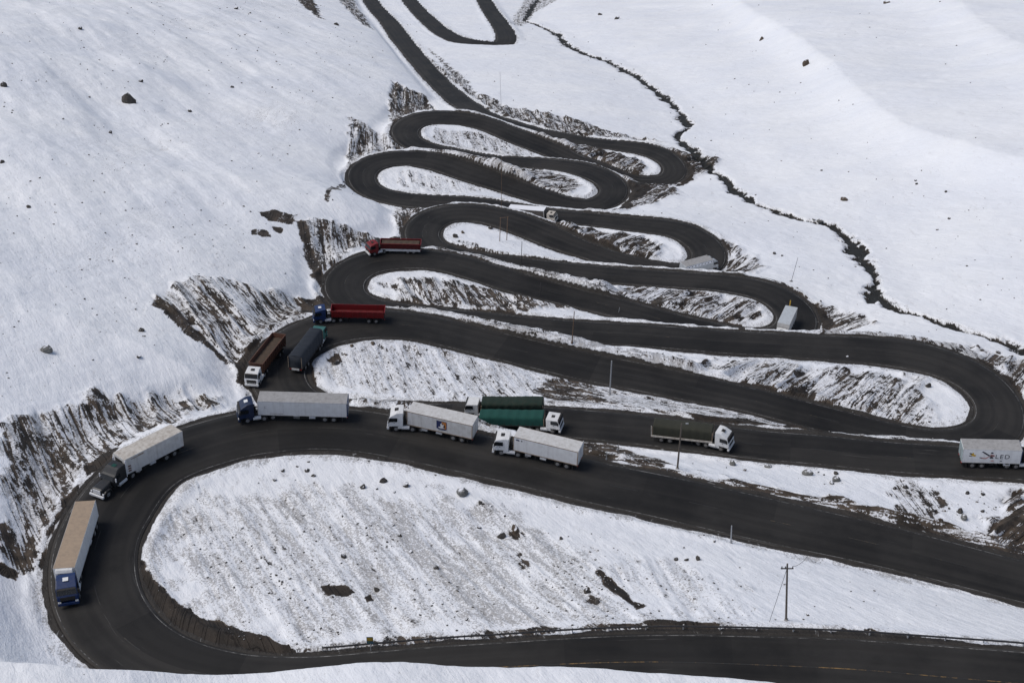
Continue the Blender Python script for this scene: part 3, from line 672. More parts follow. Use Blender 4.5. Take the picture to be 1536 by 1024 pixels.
SC.view_settings.view_transform = 'Standard'; SC.view_settings.look = 'None'; SC.view_settings.exposure = 0.48; SC.view_settings.gamma = 1
# ------------------------------------------------------------------ object helpers
def tag(o, label=None, cat=None, group=None, kind=None):
    for k, v in (('label', label), ('category', cat), ('group', group), ('kind', kind)):
        if v: o[k] = v
    return o
def empty(name, loc, rz=0.0):
    o = bpy.data.objects.new(name, None); COL.objects.link(o); o.location = loc; o.rotation_euler = (0, 0, rz); o.empty_display_size = .5
    return o
class MB:
    def __init__(s): s.b = bmesh.new()
    def box(s, x0, x1, y0, y1, z0, z1, bev=0.0, taper=None):
        vs = bmesh.ops.create_cube(s.b, size=1)['verts']
        for v in vs:
            v.co = Vector((x0 + (v.co.x + .5) * (x1 - x0), y0 + (v.co.y + .5) * (y1 - y0), z0 + (v.co.z + .5) * (z1 - z0)))
        if bev:
            es = list({e for v in vs for e in v.link_edges})
            bmesh.ops.bevel(s.b, geom=es, offset=bev, segments=2, affect='EDGES', profile=.6)
        return s
    def prism(s, prof, y0, y1, bev=0.0, inset=0.0):
        """side profile (x, z) swept across the width; inset narrows the top"""
        zt = max(p[1] for p in prof); zb = min(p[1] for p in prof)
        def yy(y, z): return y * (1 - inset * max(0, (z - zb - .55 * (zt - zb)) / (.45 * (zt - zb) + 1e-6)))
        a = [s.b.verts.new((x, yy(y0, z), z)) for x, z in prof]; c = [s.b.verts.new((x, yy(y1, z), z)) for x, z in prof]
        fs = [s.b.faces.new(a), s.b.faces.new(c[::-1])]
        n = len(prof)
        for i in range(n): fs.append(s.b.faces.new((a[i], c[i], c[(i + 1) % n], a[(i + 1) % n])))
        bmesh.ops.recalc_face_normals(s.b, faces=fs)
        if bev:
            es = list({e for f in fs[:2] for e in f.edges})
            bmesh.ops.bevel(s.b, geom=es, offset=bev, segments=2, affect='EDGES', profile=.6)
        return s
    def cyl(s, p, q, r, n=12, r2=None):
        p, q = Vector(p), Vector(q); d = q - p
        m = Matrix.Translation((p + q) / 2) @ d.to_track_quat('Z', 'Y').to_matrix().to_4x4()
        bmesh.ops.create_cone(s.b, cap_ends=True, segments=n, radius1=r, radius2=r if r2 is None else r2, depth=d.length, matrix=m)
        return s
    def face(s, pts): s.b.faces.new([s.b.verts.new(p) for p in pts]); return s
    def slab(s, pts, th):
        """polygon given a thickness along its own normal (towards the back)"""
        n = (Vector(pts[1]) - Vector(pts[0])).cross(Vector(pts[2]) - Vector(pts[0])).normalized()
        a = [s.b.verts.new(p) for p in pts]; c = [s.b.verts.new(Vector(p) - n * th) for p in pts]
        s.b.faces.new(a); s.b.faces.new(c[::-1])
        for i in range(len(pts)): s.b.faces.new((a[i - 1], c[i - 1], c[i], a[i]))
        return s
    def done(s, name, mat, parent=None, smooth=False, loc=None, rz=0.0, label=None):
        bmesh.ops.recalc_face_normals(s.b, faces=s.b.faces)
        me = bpy.data.meshes.new(name); s.b.to_mesh(me); s.b.free()
        if smooth:
            me.shade_smooth()
        me.materials.append(mat)
        o = bpy.data.objects.new(name, me); COL.objects.link(o)
        if parent: o.parent = parent
        if loc: o.location = loc
        o.rotation_euler.z = rz
        if label: o['label'] = label
        return o
def paint(name, c, rough=.45, dirt=.35, dcol=(.16, .13, .10), scale=1.3, spec=.5, streak=True):
    t = NT(name); O = t.objco()
    n = t.noise(O, scale, 5, .65); n2 = t.noise(O, scale * 7, 3, .6)
    sep = t.n('ShaderNodeSeparateXYZ'); t.l(O, sep.inputs[0])
    st_ = t.noise(t.vec(t.math('MULTIPLY', sep.outputs[0], 2.2), t.math('MULTIPLY', sep.outputs[1], 2.2), t.math('MULTIPLY', sep.outputs[2], .25)), 1.0, 4, .6)
    f = t.math('ADD', t.math('MULTIPLY', n, .5), t.math('MULTIPLY', st_, .5)); f = t.math('ADD', f, t.math('MULTIPLY', t.math('SUBTRACT', n2, .5), .25))
    col = t.mix(t.math('MULTIPLY', t.ramp(f, .38, .72), dirt), c, dcol)
    t.l(col, t.b.inputs['Base Color']); t.l(t.math('ADD', rough, t.math('MULTIPLY', f, .2)), t.b.inputs['Roughness'])
    t.b.inputs['Specular IOR Level'].default_value = spec
    return t.m
M = dict(
    white=paint('white_paintwork', (.74, .74, .73), .4, .22), greywhite=paint('dirty_white_panel', (.62, .61, .59), .5, .45, (.26, .23, .19)),
    cream=paint('stained_cream_panel', (.58, .54, .48), .55, .7, (.24, .19, .14)), roofgrey=paint('dusty_grey_roof', (.36, .35, .34), .6, .6, (.18, .17, .16)),
    tan=paint('dusty_tan_roof', (.37, .275, .19), .65, .5, (.20, .16, .125)), blue=paint('navy_paintwork', (.006, .018, .055), .28, .18), midblue=paint('blue_paintwork', (.007, .028, .105), .28, .12),
    black=paint('charcoal_paintwork', (.018, .019, .020), .35, .3, (.06, .055, .05)), red=paint('red_paintwork', (.20, .008, .010), .4, .4, (.05, .02, .016)),
    darkred=paint('dark_red_paintwork', (.13, .012, .012), .5, .5, (.035, .02, .018)), brown=paint('rust_brown_paintwork', (.13, .055, .032), .6, .5, (.06, .04, .03)),
    green=paint('dark_green_canvas', (.005, .060, .047), .85, .2, (.03, .045, .04)), olive=paint('dull_green_canvas', (.009, .024, .016), .85, .4, (.045, .04, .03)),
    slate=paint('slate_blue_canvas', (.012, .017, .026), .75, .4, (.03, .034, .04)), darkcanvas=paint('black_olive_canvas', (.030, .031, .020), .8, .5, (.03, .026, .018)),
    teal=paint('teal_paintwork', (.02, .13, .115), .4, .3), load=paint('brown_load', (.085, .060, .042), .95, .6, (.04, .03, .022), 3),
    chassis=paint('chassis_black', (.018, .017, .016), .7, .5, (.05, .042, .035)), tyre=paint('tyre_rubber', (.012, .012, .012), .85, .5, (.04, .035, .03)),
    rim=paint('grey_rim', (.22, .22, .22), .45, .6), alu=paint('aluminium', (.55, .56, .57), .3, .35, spec=.6), chrome=paint('bright_chrome', (.75, .76, .78), .15, .15),
    shadegrey=paint('shaded_grey_panel', (.10, .088, .078), .7, .5, (.06, .05, .045)), rust=paint('rusty_trim', (.34, .26, .19), .7, .6, (.12, .07, .04)), glass=paint('dark_glass', (.010, .013, .016), .08, .05), lamp=paint('clear_lamp', (.8, .8, .78), .15, .1),  # the snow roofed truck's grey-brown panel has side shade put into its colour
    tail=paint('red_lamp', (.35, .01, .01), .3, .2), palegrey=paint('pale_grey_panel', (.50, .53, .55), .45, .4, (.3, .3, .29)), tealdoor=paint('faded_teal_door', (.33, .42, .43), .5, .5),
    snowtop=paint('old_snow', (.82, .83, .86), .8, .15, (.5, .5, .5)), ink=paint('navy_ink', (.01, .02, .09), .6, .1), orange=paint('orange_ink', (.45, .16, .03), .6, .2),
    yellow=paint('yellow_ink', (.55, .33, .03), .6, .15), pink=paint('pink_ink', (.50, .22, .20), .6, .2), darkink=paint('black_ink', (.02, .02, .03), .6, .1), amber=paint('amber_lamp', (.5, .2, .02), .3, .2))
def wheel(parent, x, y, r=.5, w=.32, side=1):
    t = MB(); t.cyl((0, -w / 2, 0), (0, w / 2, 0), r, 20)
    bmesh.ops.bevel(t.b, geom=[e for e in t.b.edges if all(len(f.verts) > 4 for f in e.link_faces) or any(len(f.verts) > 4 for f in e.link_faces)], offset=.05, segments=2, affect='EDGES')
    o = t.done('wheel', M['tyre'], parent, loc=(x, y, r))
    k = MB(); k.cyl((0, side * (w / 2 - .01), 0), (0, side * (w / 2 + .02), 0), r * .56, 16); k.cyl((0, side * (w / 2), 0), (0, side * (w / 2 + .09), 0), r * .2, 10)
    k.done('rim', M['rim'], o)
    return o
def cabover(root, K, yaw, mat, roof='high', back='chassis', hatch=True, tank='alu', axles=2, visor=True):
    """cab-over tractor unit; K = coupling point in the truck's frame"""
    ux = Vector((math.cos(yaw), math.sin(yaw), 0)); uy = Vector((-math.sin(yaw), math.cos(yaw), 0))
    L = Vector((K, 0, 0))
    def done(b, name, mt, parent=None, **kw):
        for v in b.b.verts: v.co.z = v.co.z if v.co.z < .95 else .95 + (v.co.z - .95) * .84
        if parent is None: return b.done(name, mt, root, loc=tuple(L), rz=yaw, **kw)
        return b.done(name, mt, parent, **kw)
    top = {'high': 3.75, 'mid': 3.35, 'low': 2.95}[roof]
    prof = [(2.15, .95), (4.30, .95), (4.42, 1.15), (4.42, 1.75), (4.34, 2.15), (4.14, 2.85), (3.98, 3.02 if roof != 'low' else 2.9)]
    prof += [(3.1, top - .08), (2.7, top), (2.15, top)] if roof != 'low' else [(2.3, 2.98), (2.15, 2.95)]
    cab = done(MB().prism(prof, -1.22, 1.22, .07, .10), 'cab', mat)
    # windscreen, wiper strip, side windows, grille, lamps
    sl = lambda z, o: (4.34 - (z - 2.15) * .2857 + o)
    for nm, z0, z1, y in (('windscreen', 2.06, 2.86, 1.10),):
        done(MB().slab([(sl(z0, .02), -y - .06, z0), (sl(z0, .02), y + .06, z0), (sl(z1, .02), y, z1), (sl(z1, .02), -y, z1)], .05), nm, M['glass'], cab)
    for s in (-1, 1):
        pts = [(2.95, s * 1.236, 2.02), (4.22, s * 1.236, 1.95), (4.04, s * 1.224, 2.76), (2.95, s * 1.224, 2.76)]
        done(MB().slab(pts if s > 0 else pts[::-1], .03), 'side_window', M['glass'], cab)
        mi = MB().box(4.10, 4.25, s * 1.33 - .06, s * 1.33 + .12 * s + .06, 1.95, 2.65, .03)
        mi.cyl((4.15, s * 1.15, 2.6), (4.17, s * 1.42, 2.62), .025, 6); done(mi, 'mirror', M['chassis'], cab)
        done(MB().box(4.38, 4.47, s * .98 - .18, s * .98 + .18, .78, 1.02, .03), 'headlight', M['lamp'], cab)
        done(MB().box(2.2, 2.9, s * 1.17 - .03, s * 1.17 + .03, .55, .95, .02), 'side_skirt', mat, cab)
        done(MB().box(2.75, 3.75, s * 1.0 - .22, s * 1.0 + .22, 1.0, 1.10, .03), 'mudguard', M['chassis'], cab)
        b = MB().box(3.32, 3.50, s * 1.235 - .012, s * 1.235 + .012, 1.72, 1.78); done(b, 'door_handle', M['chassis'], cab)
        wheel_o = wheel(root, 0, 0, .5, .32, s); p = L + ux * 3.15 + uy * (s * 1.02); wheel_o.location = (p.x, p.y, .5); wheel_o.rotation_euler.z = yaw
        for ax in ((-.55, .75) if axles == 2 else (0.0,)):
            wo = wheel(root, 0, 0, .5, .6, s); p = L + ux * ax + uy * (s * .93); wo.location = (p.x, p.y, .5); wo.rotation_euler.z = yaw
    done(MB().box(4.40, 4.45, -.85, .85, 1.12, 1.72, .02), 'grille', M['chassis'], cab)
    done(MB().box(4.18, 4.52, -1.22, 1.22, .42, .80, .06), 'bumper', mat if visor else M['white'], cab)
    if visor: done(MB().slab([(4.30, -1.1, 2.88), (4.30, 1.1, 2.88), (4.08, 1.05, 3.0), (4.08, -1.05, 3.0)], .03), 'sun_visor', M['chassis'], cab)
    if hatch: done(MB().slab([(2.85, -.32, top + .03), (3.4, -.32, top - .10 if roof == 'high' else top + .01), (3.4, .32, top - .10 if roof == 'high' else top + .01), (2.85, .32, top + .03)], .06), 'roof_hatch', M['lamp'] if hatch == 'white' else M['chassis'], cab)
    c = MB()
    for s in (-1, 1): c.box(-1.3, 4.2, s * .42 - .06, s * .42 + .06, .62, .90)
    c.box(2.9, 3.4, -1.0, 1.0, .42, .58); c.box(-.9, .9, -.6, .6, .92, 1.08, .05)
    for ax in ((-.55, .75) if axles == 2 else (0.0,)): c.cyl((ax, -.9, .5), (ax, .9, .5), .09, 8)
    c.box(1.75, 2.08, -.9, .9, .9, 1.2); c.cyl((1.9, .7, 1.0), (1.9, .7, 2.9), .08, 8); c.box(1.85, 2.1, -.6, .2, 1.2, 2.3, .04)
    done(c, 'chassis', M['chassis'])
    for s in (-1, 1):
        done(MB().cyl((1.2, s * .98, .68), (2.35, s * .98, .68), .31, 16), 'fuel_tank', M[tank])
    return cab
def bonneted(root, K, yaw):
    L = Vector((K, 0, 0)); ux = Vector((math.cos(yaw), math.sin(yaw), 0)); uy = Vector((-math.sin(yaw), math.cos(yaw), 0))
    def done(b, name, mt, parent=None, **kw):
        for v in b.b.verts: v.co.z = v.co.z if v.co.z < .95 else .95 + (v.co.z - .95) * .90
        return b.done(name, mt, root, loc=tuple(L), rz=yaw, **kw) if parent is None else b.done(name, mt, parent, **kw)
    m = M['black']
    cab = done(MB().prism([(1.7, .8), (4.25, .8), (4.35, 1.75), (4.05, 2.5), (3.75, 2.62), (3.3, 3.2), (2.9, 3.32), (1.7, 3.3)], -1.15, 1.15, .09, .12), 'cab', m)
    done(MB().prism([(4.25, .85), (6.35, .75), (6.45, 1.0), (6.40, 1.55), (6.2, 1.66), (4.3, 1.86)], -.82, .82, .14, .16), 'hood', m, cab)
    for s in (-1, 1):
        done(MB().prism([(4.75, .55), (4.85, 1.0), (5.15, 1.22), (5.9, 1.22), (6.3, .98), (6.42, .55), (6.2, .55), (6.0, .95), (5.1, .95), (4.95, .55)], min(s * .78, s * 1.18), max(s * .78, s * 1.18), .05), 'fender', m, cab)
        done(MB().box(6.28, 6.42, s * .98 - .14, s * .98 + .14, .82, 1.06, .04), 'headlight', M['chrome'], cab)
        pts = [(2.95, s * 1.135, 1.95), (3.95, s * 1.135, 1.9), (3.85, s * 1.10, 2.42), (2.95, s * 1.10, 2.45)]
        done(MB().slab(pts if s > 0 else pts[::-1], .03), 'side_window', M['glass'], cab)
        mi = MB().box(4.05, 4.18, s * 1.38 - .08, s * 1.38 + .08, 1.75, 2.4, .03); mi.cyl((4.1, s * 1.1, 2.0), (4.1, s * 1.4, 2.05), .03, 6); done(mi, 'mirror', M['chrome'], cab)
        done(MB().cyl((1.62, s * 1.02, .9), (1.62, s * 1.02, 3.75), .08, 10), 'exhaust_stack', M['chrome'], cab)
        done(MB().cyl((1.9, s * 1.0, .68), (3.4, s * 1.0, .68), .31, 16), 'fuel_tank', M['alu'])
        w_ = wheel(root, 0, 0, .52, .32, s); p = L + ux * 5.55 + uy * (s * .98); w_.location = (p.x, p.y, .52); w_.rotation_euler.z = yaw
        for ax in (-.6, .72):
            w_ = wheel(root, 0, 0, .52, .6, s); p = L + ux * ax + uy * (s * .93); w_.location = (p.x, p.y, .52); w_.rotation_euler.z = yaw
    done(MB().slab([(4.37, -1.0, 1.86), (4.37, 1.0, 1.86), (4.10, .95, 2.46), (4.10, -.95, 2.46)], .05), 'windscreen', M['glass'], cab)
    g = MB().box(6.40, 6.50, -.62, .62, .85, 1.52, .04); done(g, 'grille', M['chrome'], cab)
    b_ = MB().box(6.40, 6.68, -1.18, 1.18, .42, .74, .06); done(b_, 'bumper', M['chrome'], cab)
    done(MB().box(2.35, 2.95, -.32, .32, 3.27, 3.36, .03), 'roof_hatch', M['green'], cab)
    c = MB()
    for s in (-1, 1): c.box(-1.3, 6.2, s * .42 - .06, s * .42 + .06, .62, .90)
    c.box(-.9, .9, -.6, .6, .92, 1.08, .05); c.box(5.3, 5.8, -.95, .95, .44, .6)
    done(c, 'chassis', M['chassis'])
    return cab
def running_gear(root, x0, x1, wheels=(1.6, 2.95), leg=3.2, extras=True, tankcol='alu'):
    """two-axle bogie, frame, landing legs, boxes under the floor; x0 = tail, x1 = nose"""
    c = MB()
    for s in (-1, 1): c.box(x0 + .2, x1 - .3, s * .5 - .07, s * .5 + .07, .86, 1.12)
    for k in range(int((x1 - x0) / 1.2)): c.box(x0 + .4 + k * 1.2, x0 + .5 + k * 1.2, -1.15, 1.15, 1.0, 1.12)
    for a in wheels: c.cyl((x0 + a, -.9, .5), (x0 + a, .9, .5), .09, 8); c.box(x0 + a - .3, x0 + a + .3, -.6, .6, .55, .86)
    c.box(x0 + .05, x0 + .17, -1.15, 1.15, .55, .70)
    c.done('trailer_frame', M['chassis'], root)
    for a in wheels:
        for s in (-1, 1):
            wheel(root, x0 + a, s * .95, .5, .6, s)
    for s in (-1, 1):
        g = MB().box(x1 - leg - .09, x1 - leg + .09, s * .72 - .08, s * .72 + .08, .18, 1.0); g.box(x1 - leg - .22, x1 - leg + .22, s * .72 - .18, s * .72 + .18, .12, .2); g.done('landing_leg', M['chassis'], root)
        MB().box(x0 - .01, x0 + .06, s * .95 - .18, s * .95 + .18, .78, .93, .015).done('tail_light', M['tail'], root)
        if extras:
            MB().box(x0 + 4.6, x1 - leg - 1.2, s * 1.17 - .025, s * 1.17 + .025, .62, .80).done('side_guard', M['chassis'], root)
            MB().box(x0 + .75, x0 + .80, s * .95 - .3, s * .95 + .3, .25, .8).done('mud_flap', M['chassis'], root)
    if extras:
        MB().cyl((x0 + 4.7, 1.0, .72), (x0 + 5.6, 1.0, .72), .26, 14).done('spare_tank', M[tankcol], root)
        MB().box(x0 + 7.0, x0 + 7.9, .72, 1.15, .50, .98, .05).done('tool_box', M['greywhite'], root)
        MB().cyl((x0 + 6.0, -1.0, .72), (x0 + 6.9, -1.0, .72), .26, 14).done('spare_tank', M[tankcol], root)
def ribs(mb, x0, x1, y, z0, z1, n, th=.025, w=.05):
    for k in range(n + 1):
        x = x0 + (x1 - x0) * k / n; mb.box(x - w / 2, x + w / 2, min(y, y + th), max(y, y + th), z0, z1)
def box_body(root, x0, x1, mat, roofmat, zb=1.12, zt=3.55, hw=1.27, trim='rust', reefer=False, arch=False, panels=9):
    b = MB().box(x0, x1, -hw, hw, zb, zt - .04, .03)
    body = b.done('trailer_box', mat, root)
    MB().box(x0 + .02, x1 - .02, -hw + .02, hw - .02, zt - .037, zt, .015).done('roof', roofmat, body)
    t = MB()
    for s in (-1, 1):
        t.box(x0, x1, s * hw - .012 if s > 0 else -hw - .02, s * hw + .02 if s > 0 else -hw + .012, zb - .06, zb + .07)
        t.box(x0, x1, s * hw - .012 if s > 0 else -hw - .016, s * hw + .016 if s > 0 else -hw + .012, zt - .11, zt - .005)
        for xx in (x0, x1 - .09): t.box(xx - .01, xx + .10, s * hw - .01 if s > 0 else -hw - .025, s * hw + .025 if s > 0 else -hw + .01, zb - .05, zt - .01)
    t.done('corner_trim', M[trim], body)
    for s in (-1, 1):
        d = MB().box(x0 - .05, x0 - .004, min(s * .02, s * (hw - .08)), max(s * .02, s * (hw - .08)), zb + .06, zt - .14, .015).done('rear_door', mat, body)
        h = MB()
        for yy in (.25, .85): h.cyl((x0 - .075, s * yy, zb + .1), (x0 - .075, s * yy, zt - .2), .022, 8)
        h.done('lock_rod', M['alu'], d)
    if reefer:
        u = MB().prism([(x1, 2.0), (x1 + .42, 2.1), (x1 + .48, 3.1), (x1 + .30, 3.42), (x1, 3.46)], -1.0, 1.0, .06).done('refrigeration_unit', M['white'], body)
        MB().slab([(x1 + .487, -.72, 2.3), (x1 + .487, .72, 2.3), (x1 + .50, .72, 3.0), (x1 + .50, -.72, 3.0)], .03).done('cooling_grille', M['chassis'], u)
    return body
def tarp_body(root, x0, x1, mat, zb=1.15, zt=3.9, hw=1.27, bows=7, sag=.10, taper=0.0, wood='chassis'):
    """canvas over bows: sags between them, hangs in folds"""
    nx, prof = 64, [(-1, 0), (-1.01, .25), (-1.005, .55), (-1, .82), (-.94, .93), (-.75, .985), (-.4, 1.0), (0, 1.01), (.4, 1.0), (.75, .985), (.94, .93), (1, .82), (1.005, .55), (1.01, .25), (1, 0)]
    m = MB(); rows = []
    rr = random.Random(int(abs(x0) * 1000) % 977)
    ph = [rr.random() * 6 for _ in range(4)]
    for i in range(nx + 1):
        u = i / nx; x = x0 + (x1 - x0) * u
        s_ = sag * (.5 - .5 * math.cos(u * bows * 2 * math.pi)); row = []
        for (py, pz) in prof:
            z = zb + .05 + (zt - zb - .05) * pz; k = max(0, (pz - .8) / .2)
            z -= s_ * k * (1 - .3 * abs(py)) + .05 * k * math.sin(u * 9 + ph[0])
            y = hw * py * (1 - taper * k) - .05 * math.copysign(1, py) * (.5 - .5 * math.cos(u * bows * 2 * math.pi)) * (1 - abs(pz - .5)) + .02 * math.sin(u * 60 + ph[1] + 4 * pz)
            xx = x + (.04 * math.sin(py * 5 + ph[2]) if i in (0, nx) else 0)
            row.append(m.b.verts.new((xx, y, z)))
        rows.append(row)
    for i in range(nx):
        for j in range(len(prof) - 1): m.b.faces.new((rows[i][j], rows[i + 1][j], rows[i + 1][j + 1], rows[i][j + 1]))
    m.b.faces.new(rows[0]); m.b.faces.new(rows[-1][::-1])
    body = m.done('tarpaulin', mat, root, smooth=True)
    bed = MB().box(x0 - .03, x1 + .03, -hw - .03, hw + .03, zb - .1, zb + .06, .02); bed.done('load_bed', M[wood], root)
    for s in (-1, 1):
        for xx in (x1 + .05, x0 - .05): MB().cyl((xx, s * (hw - .05), zb), (xx, s * (hw - .05), zt - .28), .05, 8).done('corner_post', M['rust'], root)
    MB().box(x1 + .02, x1 + .07, -hw + .12, hw - .12, zb, zb + 1.2).done('headboard', M['rust'], root)
    for k in range(9):
        x = x0 + (x1 - x0) * (k + .5) / 9
        MB().box(x - .03, x + .03, -hw - .045, -hw - .02, zb - .02, zb + .5).done('lashing_strap', M['chassis'], body)
        MB().box(x - .03, x + .03, hw + .02, hw + .045, zb - .02, zb + .5).done('lashing_strap', M['chassis'], body)
    return body
def tipper_body(root, x0, x1, mat, innermat, zb=1.15, zt=2.9, hw=1.27, fill=.55, skirt=None, rimmat=None, slope=.5):
    """open-topped hopper: thick walls, posts, sloping ends, load inside"""
    b = MB(); V = b.b.verts.new
    def ring(z, xa, xb, h): return [V((xa, -h, z)), V((xb, -h, z)), V((xb, h, z)), V((xa, h, z))]
    th = .07
    o0 = ring(zb, x0 + slope * .6, x1 - slope * .4, hw - .12); o1 = ring(zt, x0, x1, hw); i1 = ring(zt, x0 + th, x1 - th, hw - th); i0 = ring(zb + .12, x0 + slope * .6 + th, x1 - slope * .4 - th, hw - .12 - th)
    for A, B in ((o0, o1), (o1, i1), (i1, i0)):
        for k in range(4): b.b.faces.new((A[k], A[(k + 1) % 4], B[(k + 1) % 4], B[k]))
    b.b.faces.new(o0[::-1]); b.b.faces.new(i0)
    body = b.done('hopper', mat, root)
    r = MB()
    for s in (-1, 1):
        r.box(x0 - .05, x1 + .05, s * hw - .06, s * hw + .06, zt, zt + .12, .02)
    for xx in (x0, x1): r.box(xx - .06, xx + .06, -hw, hw, zt + .002, zt + .115, .02)
    r.done('top_rail', rimmat or mat, body)
    n = int((x1 - x0) / .95)
    for k in range(n + 1):
        x = x0 + .35 + (x1 - x0 - .7) * k / n
        for s in (-1, 1):
            p = MB(); p.slab([(x - .05, s * (hw - .06), zb + .02), (x + .05, s * (hw - .06), zb + .02), (x + .05, s * (hw + .04), zt), (x - .05, s * (hw + .04), zt)], .12 * s); p.done('side_post', mat, body)
    L = MB(); nx, ny = 30, 8; zf = zb + (zt - zb) * fill; rows = []
    for i in range(nx + 1):
        rows.append([L.b.verts.new((x0 + .35 + (x1 - x0 - .7) * i / nx, (hw - .12) * (2 * j / ny - 1), zf + .16 * math.sin(math.pi * j / ny) * (.6 + .4 * math.sin(i * 1.3)) + random.uniform(-.03, .03))) for j in range(ny + 1)])
    for i in range(nx):
        for j in range(ny): L.b.faces.new((rows[i][j], rows[i + 1][j], rows[i + 1][j + 1], rows[i][j + 1]))
    L.done('load', innermat, body, smooth=True)
    if skirt:
        for s in (-1, 1): MB().box(x0 + .1, x1 - .1, s * (hw - .02) - .03, s * (hw - .02) + .03, .60, 1.14, .02).done('side_skirt', M[skirt], root)
    return body
# ------------------------------------------------------------------ placing: a pixel on the picture -> a point above the road
def near_idx(px, py, names):
    X, Y, _ = w2px(np.stack([road.x, road.y, road.z], 1))
    d = np.hypot(X - px, Y - py) + np.where(np.isin(road.name, names), 0, 1e6)
    return int(np.argmin(d))
def at(px, py, names, dz):
    i = near_idx(px, py, names)
    for _ in range(4):
        p = px_level(px, py, road.z[i] + .05 + dz)
        d = np.hypot(road.x - p[0], road.y - p[1]) + np.where(np.isin(road.name, names), 0, 1e6); i = int(np.argmin(d))
    return Vector(p), i
def seat(label, names, nose, tail, zref, cabpx, length=None, lat=0.0, gap=1.2, cat='truck', name='truck', group=None):
    """nose, tail: pixels of the trailer's front and rear at height zref; lat: +1 = they lie on its left edge, -1 right edge, 0 the middle"""
    a, ia = at(*nose, names, zref); b, ib = at(*tail, names, zref)
    d = a - b; d.z = 0; Lm = d.length; h = math.atan2(d.y, d.x)
    off = Vector((math.sin(h), -math.cos(h), 0)) * lat * 1.27
    ca, cb = a + off, b + off; c = (ca + cb) / 2
    Lt = Lm if length is None else length
    pitch = math.atan2(road.z[ia] - road.z[ib], max(Lm, 1))
    z = (road.z[ia] + road.z[ib]) / 2 + .07
    root = empty(name, (c.x, c.y, z), h); root.rotation_euler = (0, -pitch, h)
    tag(root, label, cat, group)
    yaw = 0.0
    if cabpx is not None:
        p, ip = at(*cabpx, names, .3)
        kp = c + Vector((math.cos(h), math.sin(h), 0)) * (Lt / 2 - gap)
        v = Vector((p.x - kp.x, p.y - kp.y, 0)); yaw = (math.atan2(v.y, v.x) - h + math.pi) % (2 * math.pi) - math.pi
        print('TRUCK %-40s len %.1f heading %.0f pitch %.1f cab yaw %.0f reach %.1f' % (label[:40], Lm, math.degrees(h), math.degrees(pitch), math.degrees(yaw), v.length))
    else: print('TRUCK %-40s len %.1f heading %.0f' % (label[:40], Lm, math.degrees(h)))
    return root, -Lt / 2, Lt / 2, yaw
def mark(parent, pts, x, y, s, mat, name='marking', flip=1, zrot=0, th=.006):
    """flat painted shape on the side of a body: 2-D points in metres, u along the side, v up"""
    b = MB()
    P = [(x + u * flip, y, v) for u, v in pts]
    b.b.faces.new([b.b.verts.new(q) for q in P])
    return b.done(name, mat, parent)
def blob(cx, cy, rx, ry, n=14, jit=.0, a0=0):
    return [(cx + rx * (1 + jit * math.sin(3 * k + a0)) * math.cos(2 * math.pi * k / n), cy + ry * (1 + jit * math.cos(2 * k + a0)) * math.sin(2 * math.pi * k / n)) for k in range(n)]
G = 'trucks queuing down the switchbacks'
# 1 blue cab coming round the lowest bend
t, x0, x1, yw = seat('blue cab truck with tan roofed refrigerated trailer rounding the lowest left bend', ('L6',), (95, 853.5), (127.5, 752.5), 3.55, (103.5, 915), gap=1.3, group=G)
cabover(t, x1 - 1.3, yw, M['midblue'], 'high', hatch='white'); running_gear(t, x0, x1); box_body(t, x0, x1, M['white'], M['tan'], reefer=True, trim='greywhite')
# 2 black bonneted truck
t, x0, x1, yw = seat('black long nosed truck pulling a stained cream box trailer behind the blue cab truck', ('L6',), (176, 685.5), (263, 642), 3.55, (138.5, 751), gap=1.3, group=G)
bonneted(t, x1 - 1.3, yw); running_gear(t, x0, x1)
bd = box_body(t, x0, x1, M['greywhite'], M['cream'], trim='greywhite')
MB().box(x1 + .004, x1 + .05, -.95, .7, 1.9, 3.1, .02).done('cooling_grille', M['chassis'], bd)
for k in range(3): mark(bd, [(0, 0), (.55, .05), (.5, .28), (.1, .22)], x1 - .95, 1.283, 1, M['brown'], 'faded_lettering').location.z = 1.35 + .38 * k
mark(bd, [(0, 0), (1.9, .02), (2.1, .16), (.9, .12), (.8, .24), (-.1, .22)], x1 - 3.0, 1.283, 1, M['rust'], 'rust_streak').location.z = 3.1
# 3 navy cab, long white trailer
t, x0, x1, yw = seat('navy cab truck with a very long clean white box trailer just past the middle bend', ('B5', 'L6', 'A6'), (386.6, 621.5), (520.3, 625), 1.15, (353, 628), lat=1, gap=1.25, group=G)
cabover(t, x1 - 1.25, yw, M['blue'], 'high', hatch='white'); running_gear(t, x0, x1, (2.0, 3.3)); bd = box_body(t, x0, x1, M['white'], M['roofgrey'], trim='greywhite', panels=9)
MB().box(x0 - .06, x0 + .05, -1.30, 1.30, 1.2, 3.5).done('rear_frame', M['midblue'], bd)
mark(bd, [(0, 0), (.35, 0), (.35, .07), (.07, .07), (.07, .3), (.35, .3), (.35, .37), (0, .37)], x1 - .95, 1.283, 1, M['roofgrey'], 'faded_lettering', -1).location.z = 2.3
mark(bd, [(0, 0), (2.0, 0), (2.0, .06), (0, .06)], x1 - 3.7, 1.296, 1, M['brown'], 'rust_streak').location.z = 1.35
